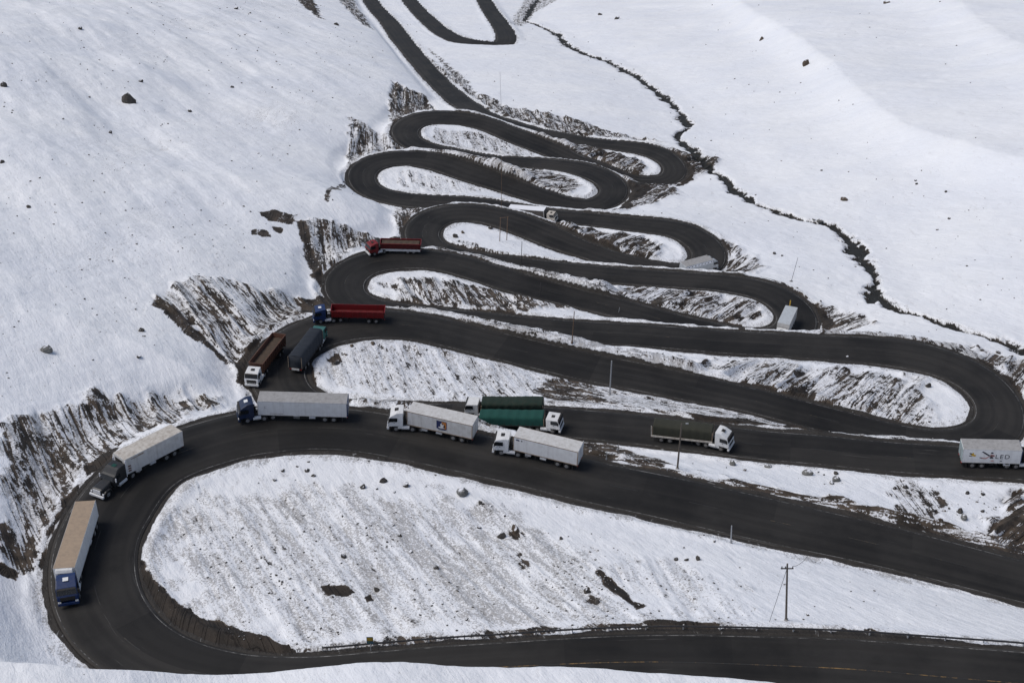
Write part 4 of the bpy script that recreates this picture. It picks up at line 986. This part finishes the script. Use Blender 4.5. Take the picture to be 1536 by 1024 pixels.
# 4 white truck with square picture
t, x0, x1, yw = seat('white high roofed truck whose white trailer carries a square blue and orange emblem', ('A6', 'L6'), (610, 636), (707.8, 658.3), 1.15, (578, 637), lat=1, gap=1.25, group=G)
cabover(t, x1 - 1.25, yw, M['white'], 'high'); running_gear(t, x0, x1); bd = box_body(t, x0, x1, M['greywhite'], M['greywhite'])
ex = (x0 + x1) / 2 - .35
em = mark(bd, [(-.75, -.65), (.7, -.65), (.8, -.5), (.8, .7), (.65, .8), (-.8, .8), (-.8, -.5)], ex, 1.283, 1, M['ink'], 'emblem', -1); em.location.z = 2.32
for pts, mm, dy in (([(.0, .72), (.62, .72), (.72, .6), (.72, -.5), (.35, -.55), (.1, .1)], 'orange', .004), (blob(.05, .1, .26, .34, 12, .18), 'white', .008), (blob(.12, .3, .12, .14, 10), 'brown', .012), (blob(-.05, -.35, .5, .14, 12, .2, 1), 'white', .008), (blob(.42, -.1, .12, .3, 10, .2), 'darkink', .010), ([(-.5, -.85), (.6, -.72), (.62, -.64), (-.5, -.74)], 'ink', .004)):
    q = mark(em, pts, ex, 1.283 + dy, 1, M[mm], 'emblem_figure', -1)
# 5 white truck in front of the bank
t, x0, x1, yw = seat('white low roofed truck with plain white trailer on the lower road below the green trailer', ('A6',), (769.3, 674.3), (865.7, 698), 1.15, (739, 672), lat=1, gap=1.25, group=G)
cabover(t, x1 - 1.25, yw, M['white'], 'mid'); running_gear(t, x0, x1, tankcol='white'); bd = box_body(t, x0, x1, M['white'], M['greywhite'])
mark(bd, [(0, 0), (.6, 0), (.5, .22), (.1, .25)], x1 - .35, 1.283, 1, M['ink'], 'blue_mark', -1).location.z = 2.95
mark(bd, [(0, 0), (.2, 0), (.2, .22), (0, .2)], x1 - 1.15, 1.283, 1, M['darkink'], 'black_mark', -1).location.z = 2.95
# 6 dark green trailer heading up the picture's left
t, x0, x1, yw = seat('white cab truck under a dull dark green canvas heading left behind the bright green trailer', ('B5', 'L5'), (724.5, 600), (816, 600), 2.95, (699, 618), gap=1.6, group=G)
cabover(t, x1 - 1.6, yw, M['white'], 'low', hatch=False); running_gear(t, x0, x1, extras=False); tarp_body(t, x0, x1, M['olive'], zt=3.0, sag=.05)
# 7 teal green trailer heading right
t, x0, x1, yw = seat('white cab truck under a bright teal green canvas heading right beside a dark green one', ('B5',), (816, 639), (720, 637.3), 1.2, (842, 643), lat=-1, gap=1.5, group=G)
cabover(t, x1 - 1.5, yw, M['white'], 'low'); running_gear(t, x0, x1, extras=False); tarp_body(t, x0, x1, M['green'], zt=2.75, sag=.08, taper=.06)
# 8 flatbed with black cover
t, x0, x1, yw = seat('white cab flatbed truck with a low black covered load and pale side rail heading right', ('B5',), (1069, 663.5), (977, 653.3), 1.15, (1097, 672), lat=-1, gap=1.4, group=G)
cabover(t, x1 - 1.4, yw, M['white'], 'high', hatch=True); running_gear(t, x0, x1, extras=False); tarp_body(t, x0 + .3, x1 - .1, M['darkcanvas'], zt=3.1, sag=.03, hw=1.22, wood='chassis')
for s in (-1, 1): MB().box(x0, x1, s * 1.30 - .03, s * 1.30 + .03, .98, 1.32, .02).done('side_rail', M['cream'], t)
MB().cyl((x0 + .05, -1.2, 1.2), (x0 + .05, -1.2, 3.0), .05, 8).done('stake', M['cream'], t)
# 9 trailer with bat and ball lettering, cut by the frame
t, x0, x1, yw = seat('white trailer with colourful swooshes and LED lettering at the right edge of the picture', ('B5',), (1531.3, 695), (1443, 692.6), 1.15, None, lat=-1, gap=1.25, group=G)
cabover(t, x1 - 1.25, 0, M['midblue'], 'mid'); running_gear(t, x0, x1); bd = box_body(t, x0, x1, M['white'], M['roofgrey'], trim='greywhite')
for o in bd.children:
    if o.name.startswith('rear_door'): o.data.materials[0] = M['tealdoor']
MB().box(x1 - .06, x1 + .05, -1.30, 1.30, 1.2, 3.5).done('front_frame', M['midblue'], bd)
yy = -1.283
for pts, mm in (([(1.2, 1.5), (1.7, 1.85), (1.75, 1.5), (2.1, 1.4), (2.0, 1.1), (1.5, 1.2)], 'yellow'), ([(1.0, 1.75), (1.5, 1.7), (1.45, 1.5), (1.1, 1.5)], 'darkink'), ([(1.0, 1.3), (1.45, 1.3), (1.5, 1.15), (1.05, 1.12)], 'darkink'),
                ([(2.9, 2.05), (3.15, 2.1), (4.2, 1.45), (4.9, 1.45), (4.9, 1.3), (4.1, 1.25), (3.5, 1.6)], 'darkink'), ([(2.7, .85), (3.2, .75), (3.7, .72), (4.25, 1.15), (4.1, 1.2), (3.6, .9), (2.7, 1.0)], 'pink'), ([(2.7, .9), (3.1, .82), (3.1, .95), (2.7, 1.02)], 'darkink'),
                (blob(4.55, 1.85, .22, .14, 10), 'darkink'), (blob(4.6, 1.35, .42, .22, 10, .2), 'pink'), (blob(4.55, 1.0, .3, .2, 10, .2), 'darkink'), (blob(4.75, .42, .3, .1, 8), 'pink'), (blob(6.1, .42, .2, .07, 8), 'darkink')):
    mark(bd, [(u * (x1 - x0) / 9.2, v) for u, v in pts], x0, yy - .001 * len(mm) / 4, 1, M[mm], 'swoosh').location.z = 1.1
cu = bpy.data.curves.new('lettering', 'FONT'); cu.body = 'LED'; cu.size = 1.05; cu.space_character = 1.25; cu.extrude = .004
tmp = bpy.data.objects.new('lettering', cu); COL.objects.link(tmp); dg = bpy.context.evaluated_depsgraph_get()
me = bpy.data.meshes.new_from_object(tmp.evaluated_get(dg)); bpy.data.objects.remove(tmp)
o = bpy.data.objects.new('lettering', me); COL.objects.link(o); me.materials.clear(); me.materials.append(M['darkink']); o.parent = bd; o.rotation_euler = (math.pi / 2, 0, 0); o.location = (x0 + 5.1 * (x1 - x0) / 9.2, yy - .006, 1.95)
# 10 brown tipper facing us
t, x0, x1, yw = seat('white cab truck with a rusty brown open hopper coming towards us round the middle bend', ('L5',), (383, 546), (418, 501.5), 2.95, (382.5, 571.5), gap=1.2, group=G)
cabover(t, x1 - 1.2, yw, M['white'], 'mid'); running_gear(t, x0, x1, extras=False); tipper_body(t, x0, x1, M['brown'], M['load'], zt=2.95, fill=.62)
# 11 slate tarped truck going up
t, x0, x1, yw = seat('slate grey covered truck with a teal cab driving away up the middle bend', ('L5', 'A5'), (473, 494), (441, 535.5), 3.5, (491, 487), gap=1.3, group=G)
cabover(t, x1 - 1.3, yw, M['teal'], 'low', hatch=False); running_gear(t, x0, x1, extras=False); bd = tarp_body(t, x0, x1, M['slate'], zt=3.6, sag=.05, taper=.05)
MB().box(x0 - .09, x0 - .045, -.7, .7, .7, 1.1, .02).done('number_board', M['greywhite'], t)
# 12 red tipper, blue cab turned
t, x0, x1, yw = seat('blue cab truck turning left with a bright red open hopper trailer', ('A5', 'L5'), (495, 467.5), (576, 469.3), 2.45, (471, 480), lat=1, gap=1.0, group=G)
cabover(t, x1 - 1.0, yw, M['midblue'], 'mid', hatch='white'); running_gear(t, x0, x1, extras=False); tipper_body(t, x0, x1, M['red'], M['darkred'], zt=2.45, fill=.25, slope=.3)
# 13 red truck on the next bend
t, x0, x1, yw = seat('all red truck with brown load and white side skirt on a left bend', ('A4', 'L4'), (569.5, 366), (630.5, 367.5), 2.4, (552, 380.5), lat=1, gap=1.0, group=G)
cabover(t, x1 - 1.0, yw, M['red'], 'mid', visor=False); running_gear(t, x0, x1, extras=False); tipper_body(t, x0, x1, M['darkred'], M['load'], zt=2.4, fill=.8, skirt='white', rimmat=M['red'], slope=.3)
# 14 pale box truck on the right bend
t, x0, x1, yw = seat('pale grey box truck half hidden by the bank on the right bend', ('R3',), (1078.8, 386.8), (1028.8, 400), 3.5, None, lat=-1, group=G)
bd = box_body(t, x0, x1 - 1.9, M['palegrey'], M['roofgrey'], zt=3.5, trim='greywhite', panels=10); running_gear(t, x0, x1 - 1.9, extras=False)
MB().box(x0 + .2, x1 - 2.0, -1.293, -1.275, 2.6, 3.2).done('side_stripe', M['snowtop'], bd)
for k in range(8): MB().box(x0 + .8 + k * .95, x0 + 1.15 + k * .95, -1.30, -1.294, 2.85, 3.02).done('vent', M['chassis'], bd)
cabover(t, x1 - 4.45, 0, M['palegrey'], 'high')
# 15 white box truck facing us on the next right bend
t, x0, x1, yw = seat('white box truck coming towards us round a right bend, yellow post at its tail', ('R4',), (1175, 486), (1187.3, 460), 3.6, None, group=G)
bd = box_body(t, x0, x1, M['greywhite'], M['palegrey'], zt=3.6, trim='greywhite', panels=10); running_gear(t, x0, x1, extras=False)
cabover(t, x1 - 1.9, 0, M['white'], 'low')
MB().cyl((x0 - .2, -.4, 2.4), (x0 - .6, -.5, 4.6), .12, 8).done('boom', M['yellow'], t)
# 16 snow roofed truck
t, x0, x1, yw = seat('snow roofed white truck heading right on the road above the third loop', ('B2',), (819, 313.8), (765, 309.7), 3.4, (829, 331), gap=1.3, group=G)
cabover(t, x1 - 1.3, yw, M['cream'], 'low'); running_gear(t, x0, x1, extras=False); box_body(t, x0, x1, M['shadegrey'], M['snowtop'], zt=3.4, trim='greywhite')
# ------------------------------------------------------------------ rocks
def rock_mat(name, c1, c2, snow=.62):
    t = NT(name); O = t.objco(); g = t.n('ShaderNodeNewGeometry')
    n = t.noise(g.outputs['Position'], 1.1, 5, .65); n2 = t.noise(g.outputs['Position'], 5, 3, .6)
    col = t.mix(t.ramp(n, .3, .7), c1, c2); col = t.mix(t.math('MULTIPLY', t.ramp(n2, .55, .75), .4), col, (.16, .15, .13))
    s = t.n('ShaderNodeSeparateXYZ'); t.l(g.outputs['Normal'], s.inputs[0])
    f = t.ramp(t.math('ADD', s.outputs[2], t.math('MULTIPLY', t.math('SUBTRACT', n, .5), .9)), snow, snow + .12)
    t.l(t.mix(f, col, (.80, .81, .84)), t.b.inputs['Base Color']); t.b.inputs['Roughness'].default_value = .85
    t.bump(n2, .6, .1)
    return t.m
ROCKM = [rock_mat('dark_rock', (.035, .031, .028), (.075, .066, .056), .84), rock_mat('grey_rock', (.10, .10, .095), (.19, .185, .17), .88), rock_mat('brown_rock', (.055, .040, .028), (.11, .08, .055), .86)]
def rock_bm(seed, sub=2, flat=.62):
    r = random.Random(seed); b = bmesh.new(); bmesh.ops.create_icosphere(b, subdivisions=sub, radius=1)
    ax = [Vector((r.uniform(-1, 1), r.uniform(-1, 1), r.uniform(-1, 1))).normalized() for _ in range(7)]; th = [r.uniform(.45, .85) for _ in ax]
    sx, sy = r.uniform(.8, 1.25), r.uniform(.65, 1.0)
    for v in b.verts:
        p = v.co.copy()
        for a, h in zip(ax, th):
            d = p.dot(a)
            if d > h: p -= a * (d - h) * .9
        p *= 1 + .10 * math.sin(5 * p.x + seed) * math.sin(4 * p.y + 2 * seed)
        v.co = Vector((p.x * sx, p.y * sy, p.z * flat * 1.2))
    return b
ROCK_ME = []
for k in range(9):
    b = rock_bm(k * 7 + 3); me = bpy.data.meshes.new('rock'); b.to_mesh(me); b.free(); me.materials.append(ROCKM[(0, 0, 2, 0, 1, 0, 2, 0, 1)[k]]); ROCK_ME.append(me)
def rock(p, size, k, label, group=None, name='rock', cat='rock', rz=None, sink=.25):
    o = bpy.data.objects.new(name, ROCK_ME[k]); COL.objects.link(o)
    o.location = (p[0], p[1], p[2] + size * .5 * (.62 - sink)); s = size / 2
    o.scale = (s, s * random.uniform(.8, 1.1), s * random.uniform(.75, 1.15) * (1.5 if cat == 'boulder' else 1)); o.rotation_euler = (random.uniform(-.25, .25), random.uniform(-.25, .25), random.uniform(0, 6.28) if rz is None else rz)
    tag(o, label, cat, group); return o
BOULDERS = [  # px, py, width px, mesh, label
 (194,148,24,0,'huge dark boulder with snow on its top, high on the left slope'), (71,523,17,4,'rounded grey boulder alone on the left snow slope'), (212,121,10,3,'dark pointed rock just above the huge boulder'),
 (285,166,8,0,'small black rock right of the huge boulder'), (166,198,9,5,'small black rock below the huge boulder'), (5,127,12,0,'dark rock at the left edge near the top'), (3,242,9,3,'dark rock at the left edge at mid height'),
 (120,42,9,0,'dark rock near the top left corner'), (43,309,9,3,'dark rock on the snow well below the left edge rock'), (505,36,9,0,'dark rock on the upper slope left of the far road'), (355,12,9,5,'dark rock at the top edge on the left'),
 (208,534,9,0,'dark rock on the snow above the lowest left bank'), (212,494,11,3,'dark rock pair above the lowest left bank'), (348,130,7,0,'lone small dark rock on the mid left slope'),
 (1266,298,11,2,'brown boulder on the snow beyond the stream'), (1230,331,9,4,'pale grey boulder beside the stream'), (1221,329,6,4,'little pale stone touching the grey boulder by the stream'), (1142,58,10,6,'brown rock on the far right ridge'), (1210,95,13,6,'long brown rock on the far right ridge'),
 (1330,3,10,2,'brown rock at the top edge on the right'), (925,27,9,0,'dark rock on the snow right of the top loop'), (900,21,8,3,'dark rock left of its twin on the upper right snow'), (1232,255,5,0,'tiny black rock above the brown boulder'), (1373,270,6,0,'black rock in the cluster on the right snow'), (1375,275,6,5,'lower black rock in the cluster on the right snow'),
 (1424,327,6,0,'black rock on the right snow near the stream bend'), (1419,287,5,0,'black speck of rock at the right cluster edge'), (1406,344,5,3,'small black rock right of the stream bend'),
 (1098,694,11,4,'grey boulder with a snowy foot between the two lower roads'), (1117,704,7,2,'small brown rock beside the grey boulder'), (1152,698,10,4,'grey rock with a white side between the two lower roads'), (1211,708,15,4,'largest grey boulder between the two lower roads'),
 (1227,706,6,3,'dark small rock right of the largest grey boulder'), (1254,708,10,1,'upper grey rock of a stacked pair near the lower roads'), (1254,718,12,4,'lower grey rock of a stacked pair near the lower roads'), (1247,723,8,4,'small grey rock at the foot of the stacked pair'), (1236,711,5,3,'tiny dark stone between the boulders'),
 (1342,731,9,1,'dark rock left of a jumble on the right bank'), (1358,729,12,1,'grey jumbled rock on the right bank'), (1362,737,9,3,'dark rock under the grey jumble on the right bank'), (1451,738,10,1,'dark grey rock standing on the far right bank'), (1474,740,9,3,'flat dark rock at the far right bank'), (1440,765,14,1,'broken dark rock above the ditch at right'), (1445,775,12,4,'grey slab leaning by the ditch at right'), (1400,765,9,3,'dark rock left of the leaning slab'), (1474,765,8,3,'dark rock right of the leaning slab'), (1410,778,9,6,'brown rock beside the ditch at right'),
 (575,719,16,1,'largest dark boulder on the big snowy island'), (610,726,13,5,'flat dark boulder right of the largest on the island'), (545,728,12,3,'low dark rock left of the largest on the island'), (693,737,17,4,'long grey rock under the snow rim of the island'), (461,704,9,0,'dark rock cluster top on the island'), (470,712,8,3,'dark rock under the cluster on the island'), (424,704,8,0,'small dark rock at the island top left'), (412,718,8,5,'small leaning dark rock at the island left'), (720,752,9,0,'dark rock in the row on the island slope'), (736,757,7,3,'last dark rock of the row on the island slope'),
 (773,791,17,2,'mossy brown boulder at the head of a gully on the island'), (752,801,18,1,'cracked dark boulder left of the mossy one'), (515,833,11,5,'dark rock with a snow cap in the middle of the island'), (565,882,14,1,'round grey rock with snow on top low on the island'), (600,802,8,0,'dark rock in the island centre'), (616,825,9,3,'dark rock below the island centre'), (655,850,10,0,'dark rock on the right of the island centre'), (718,790,7,0,'lone dark rock near the cracked boulder'), (842,806,8,5,'small black rock right of the mossy boulder'), (881,885,11,0,'black rock above the shoulder on the right of the island'), (896,900,12,3,'second black rock above the shoulder on the right of the island'),
 (1014,837,8,0,'dark rock on the snow right of the brown gully'), (1030,838,9,3,'dark rock beside its neighbour right of the brown gully'), (1047,836,11,5,'flat dark rock right of the brown gully'), (1212,921,6,0,'dark stone right of the tall pole'),
 (505,543,13,1,'grey angular rock on the left of the middle island'), (518,530,8,6,'brown stone on the middle island'), (528,518,8,6,'upper brown stone on the middle island'), (560,514,10,6,'brown stone cluster at the top of the middle island'), (568,516,6,2,'small brown stone by the cluster on the middle island'),
 (683,353,12,1,'dark rock at the left end of the third island'), (694,347,8,6,'brown rock beside the dark one on the third island'), (736,341,9,3,'dark rock at the top of the third island'), (1161,379,7,0,'black rock on the snow right of the third right bend'), (1173,383,4,0,'tiny black stone right of the third right bend'), (1187,421,5,0,'black stone at the rim of the fourth right bend'),
 (800,254,7,3,'dark rock on the second right island'), (770,254,8,2,'brown rock on the second right island'), (785,254,6,0,'dark stone between the rocks of the second right island'),
 (1271,535,7,0,'dark stone at the rim of the far right bend'), (1473,524,9,1,'dark rock at the outside of the far right bend'), (1497,527,10,1,'jagged dark rock at the outside of the far right bend'), (1330,600,10,1,'grey rock on the fifth right island'), (1392,577,12,1,'grey rock at the tip of the fifth right island'),
]
pp = ground([b[0] for b in BOULDERS], [b[1] + b[2] * .22 for b in BOULDERS])
for (px, py, wd, k, lab), p in zip(BOULDERS, pp):
    dep = w2px(p)[2]; rock(p, wd * dep / F_PX * 1.0, k, lab, name='boulder' if wd > 10 else 'rock', cat='boulder' if wd > 10 else 'rock', sink=.36)
# smaller stones, each its own, sown where the picture has them
SOW = [ # polygon (px), how many, size range in px, label, group
 ([(0,0),(420,0),(500,110),(420,230),(300,300),(120,330),(0,330)], 85, (1.5, 4.2), 'small dark stone poking through the snow of the upper left slope', 'stones on the upper left slope'),
 ([(0,360),(300,330),(330,400),(220,440),(330,540),(300,590),(150,580),(0,620)], 40, (1.5, 4.2), 'small dark stone on the snow left of the banks', 'stones on the lower left slope'),
 ([(1120,60),(1230,90),(1536,300),(1536,480),(1330,380),(1240,290),(1090,220),(1060,120)], 26, (1.8, 3.4), 'tiny dark stone on the snow beyond the stream', 'stones beyond the stream'),
 ([(400,690),(560,690),(760,740),(960,830),(990,900),(860,930),(600,940),(330,900),(260,800)], 60, (2, 5), 'small dark stone on the slope of the big lowest island', 'stones on the lowest island'),
 ([(900,680),(1150,700),(1500,730),(1500,790),(1300,740),(1080,705)], 34, (2.2, 5.5), 'small stone on the snow strip between the two lower roads', 'stones between the lower roads'),
 ([(500,520),(640,520),(850,570),(870,590),(540,590)], 30, (2.2, 5), 'small stone on the middle left island', 'stones on the middle island'),
 ([(1040,545),(1330,560),(1400,600),(1370,635),(1200,590)], 24, (2.2, 5), 'small stone on the far right island', 'stones on the far right island'),
]
def clear(p, d=2.0):
    return np.hypot(road.x - p[0], road.y - p[1]).min() > d + 5
for poly, n, (a, b_), lab, grp in SOW:
    q = np.array(poly, float); c = 0
    while c < n:
        px, py = random.uniform(q[:, 0].min(), q[:, 0].max()), random.uniform(q[:, 1].min(), q[:, 1].max())
        if not in_poly(np.array([px]), np.array([py]), poly)[0]: continue
        p = ground(px, py)[0]
        if not clear(p) or fbm(np.array(p[0] / 11), np.array(p[1] / 11), 3, 171) < random.uniform(-.12, .22): continue
        s = (a + (b_ - a) * random.random() ** 2.2) * w2px(p)[2] / F_PX
        rock(p, s, random.randrange(9), lab, grp, 'stone', 'stone', sink=.38); c += 1
# grit and pebbles: nobody could count them -> one sheet of little stones
def pebbles(n=9000):
    az = rng.uniform(R(-26), R(26), n * 6); lr = rng.uniform(math.log(95), math.log(900), n * 6); r = np.exp(lr)
    x, y = r * np.sin(az), r * np.cos(az); ia = np.clip(((az - AZ[0]) / (AZ[1] - AZ[0])).astype(int), 0, NC - 1); ir = np.clip(((lr - LR[0]) / RSTEP).astype(int), 0, NR - 1)
    keep = (EDGE[ir, ia] > 1.4) & (rng.random(n * 6) < .012 + 1.0 * SPECK[ir, ia] ** 1.6 * (fbm(x / 9, y / 9, 3, 91) > -.05))
    x, y, r = x[keep][:n], y[keep][:n], r[keep][:n]; z = z_fan(x, y)
    b0 = rock_bm(5, 1); V0 = np.array([v.co[:] for v in b0.verts]); b0.verts.ensure_lookup_table(); F0 = np.array([[v.index for v in f.verts] for f in b0.faces]); b0.free()
    s = (.05 + .30 * rng.random(len(x)) ** 3.6) * (r / 190) ** .45
    a = rng.uniform(0, 6.28, len(x)); ca, sa = np.cos(a) * s, np.sin(a) * s
    X = x[:, None] + V0[:, 0] * ca[:, None] - V0[:, 1] * sa[:, None]; Y = y[:, None] + V0[:, 0] * sa[:, None] + V0[:, 1] * ca[:, None]; Z = z[:, None] + V0[:, 2] * s[:, None] * 1.3 + .15 * s[:, None]
    co = np.stack([X, Y, Z], -1).reshape(-1, 3); fc = (F0[None] + (np.arange(len(x)) * len(V0))[:, None, None]).reshape(-1, 3)
    me = bpy.data.meshes.new('pebbles'); me.vertices.add(len(co)); me.vertices.foreach_set('co', co.astype(np.float32).ravel())
    me.loops.add(fc.size); me.loops.foreach_set('vertex_index', fc.ravel().astype(np.int32)); me.polygons.add(len(fc)); me.polygons.foreach_set('loop_start', np.arange(0, fc.size, 3, dtype=np.int32)); me.update(calc_edges=True)
    me.materials.append(ROCKM[0]); o = bpy.data.objects.new('pebbles', me); COL.objects.link(o)
    tag(o, 'loose dark pebbles and grit scattered over the snowy banks', 'pebbles', None, 'stuff')
pebbles()
# ------------------------------------------------------------------ poles, sign, rail
WOOD = paint('weathered_wood', (.13, .105, .085), .8, .5, (.06, .05, .04)); STEEL = paint('galvanised_steel', (.33, .34, .35), .4, .3, (.2, .19, .18)); DKST = paint('dark_steel', (.05, .05, .052), .5, .4); WIRE = paint('dark_wire', (.03, .03, .03), .6, .1); RUSTP = paint('rusty_pole', (.16, .095, .055), .75, .5)
def pole(base, top, rad, mat, label, name='utility_pole', cat='pole', mat2=None, extra=None):
    p = ground(*base)[0]; dep = w2px(p)[2]
    # height: from the base up to the pixel of the top, at the base's distance
    d = ray(*top); t = math.hypot(p[0], p[1]) / math.hypot(d[0], d[1]); q = d * t + np.array([0, 0, CAM_Z]); h = q[2] - p[2]; lean = np.array([q[0] - p[0], q[1] - p[1]])
    root = empty(name, tuple(p)); tag(root, label, cat)
    T = Vector((lean[0], lean[1], h))
    MB().cyl((0, 0, -.3), T, rad, 10, rad * .72).done('shaft', mat, root, smooth=False)
    MB().cyl((0, 0, -.1), T * (.25 / h), rad * 2.2, 10, rad * 1.6).done('footing', M['roofgrey'] if rad > .1 else mat, root)
    if extra: extra(root, T, h)
    return root
def up_extra(root, T, h):
    c = MB().box(-.7, .7, -.05, .05, h - .75, h - .64); o = c.done('crossarm', WOOD, root); o.location = (T.x * .93, T.y * .93, 0)
    for x in (-.6, -.2, .6):
        MB().cyl((x, 0, h - .62), (x, 0, h - .38), .07, 8, .05).done('insulator', M['chassis'], o)
    g = MB().cyl(T * .93, (-2.4, -1.2, -.3), .025, 5); g.cyl((-2.45, -1.2, -.4), (-2.1, -1.05, .75), .09, 6); g.done('guy_wire', WIRE, root)
    w_ = MB(); a = Vector((.6 + T.x, T.y, h - .38)); pr = a
    for k in range(1, 9):
        q = Vector((a.x + 1.7 * k / 8, a.y + .5 * k / 8, a.z - .9 * math.sin(k / 8 * 1.9) * .35 + 1.5 * (k / 8) ** 2)); w_.cyl(pr, q, .02, 5); pr = q
    w_.done('dangling_wire', WIRE, root)
def lamp_extra(root, T, h):
    MB().cyl(T, T + Vector((.75, 0, .02)), .035, 6).done('arm', DKST, root); MB().box(T.x + .55, T.x + .95, T.y - .1, T.y + .1, T.z - .05, T.z + .06, .02).done('lamp_head', STEEL, root)
pole((1179.5, 930), (1181, 845), .13, WOOD, 'tall wooden pole with crossarm and guy wire at the roadside on the lower right', extra=up_extra)
pole((1096.5, 814), (1097.5, 788), .10, STEEL, 'short grey post standing at the edge of the lower road', 'post', 'post')
pole((1016, 703), (1022.5, 635), .14, WOOD, 'brown lamp pole standing in front of the black covered flatbed truck', 'lamp_pole', 'pole', extra=lamp_extra)
pole((914.5, 592), (917.5, 541), .13, STEEL, 'grey pole on the snow strip below the long straight road', 'lamp_pole')
pole((858, 514), (861.5, 467), .10, RUSTP, 'thin brown pole on the snow bank in the middle of the picture', 'pole')
pole((809, 446), (811.5, 424), .08, DKST, 'thin dark green pole leaning at the road edge above the middle island', 'pole')
pole((781.5, 398), (783, 362), .08, DKST, 'thin black pole rising beside the third island', 'pole')
pole((752, 312), (752.5, 235), .06, RUSTP, 'very thin tall pale pole crossing the second loop', 'pole')
pole((752, 166), (750, 108), .06, STEEL, 'faint thin pole on the bank below the far straight road', 'pole')
pole((927.5, 470), (929.5, 461), .07, STEEL, 'tiny pale marker post on the fourth road', 'post', 'post')
pole((1187, 421), (1197, 386), .05, WIRE, 'thin leaning rod at the rim of the fourth right bend', 'rod', 'rod')
pole((926, 676), (928, 666), .06, STEEL, 'small grey marker post on the snow right of the plain white trailer', 'post', 'post')
pole((909.5, 689), (910.5, 676), .06, STEEL, 'small pale marker post on the brown bank behind the plain white trailer', 'post', 'post')
# goal-shaped frame
pa, pb = ground(749.5, 362)[0], ground(760, 360.5)[0]; root = empty('goal_frame', tuple((pa + pb) / 2)); tag(root, 'rusty goal shaped frame of two posts standing on the third island', 'frame')
A, B = Vector(pa - (pa + pb) / 2), Vector(pb - (pa + pb) / 2); hh = 34 * w2px(pa)[2] / F_PX / math.cos(THETA - .05)
for P_ in (A, B): MB().cyl(P_ - Vector((0, 0, .3)), P_ + Vector((.25, 0, hh)), .09, 8).done('post', RUSTP, root)
MB().cyl(A + Vector((.05, 0, hh)), B + Vector((.45, 0, hh)), .08, 8).done('crossbar', RUSTP, root)
# sign
p = ground(556.5, 976)[0]; root = empty('road_sign', tuple(p)); tag(root, 'small yellow and blue road sign on a post beside the lowest road', 'sign')
k_ = w2px(p)[2] / F_PX
MB().cyl((0, 0, -.3), (0, 0, 15 * k_), .05, 8).done('post', STEEL, root)
bd = MB().box(-5.0 * k_, 5.0 * k_, -.09, -.05, 17 * k_, 31 * k_, .01).done('board', paint('sign_blue', (.05, .12, .17), .5, .4), root)
MB().box(-4.2 * k_, 4.4 * k_, -.098, -.0905, 23 * k_, 30 * k_).done('yellow_panel', paint('sign_yellow', (.42, .27, .03), .5, .4, (.15, .12, .03)), bd)
MB().box(-3.0 * k_, -.5 * k_, -.099, -.0905, 19 * k_, 22 * k_).done('green_panel', paint('sign_green', (.08, .17, .08), .5, .4), bd)
# guard rail on the outer shoulder of the lowest road
def guard_rail(names, side, x_from, x_to, label, off=.55):
    k = [i for i in range(len(road.x)) if road.name[i] in names and x_from < road.x[i] < x_to]
    pts = [(road.x[i] + side * road.nx[i] * (road.hw[i] + off), road.y[i] + side * road.ny[i] * (road.hw[i] + off), road.z[i]) for i in k]
    o0 = Vector(pts[len(pts) // 2]); root = empty('guard_rail', tuple(o0)); tag(root, label, 'guard rail')
    V = [Vector(q) - o0 for q in pts]; prof = [(0, .42), (.045, .48), (0, .56), (.045, .64), (0, .72), (-.012, .72), (-.012, .42)]
    m = MB(); rows = [[m.b.verts.new(v + Vector((0, 0, z)) + Vector((road.nx[i], road.ny[i], 0)) * (-side * a)) for a, z in prof] for v, i in zip(V, k)]
    for a, b in zip(rows[:-1], rows[1:]):
        for j in range(len(prof)): m.b.faces.new((a[j], b[j], b[(j + 1) % len(prof)], a[(j + 1) % len(prof)]))
    m.done('rail', DKST, root)
    n = 0
    for v, i in list(zip(V, k))[::5]:
        if n >= 95: break
        w_ = Vector((road.nx[i], road.ny[i], 0)) * side * .09
        MB().box(v.x + w_.x - .06, v.x + w_.x + .06, v.y + w_.y - .06, v.y + w_.y + .06, v.z - .4, v.z + .78).done('post', M['greywhite'], root); n += 1
guard_rail(('B6',), 1, -22, 80, 'long dark guard rail with pale posts along the lowest road')
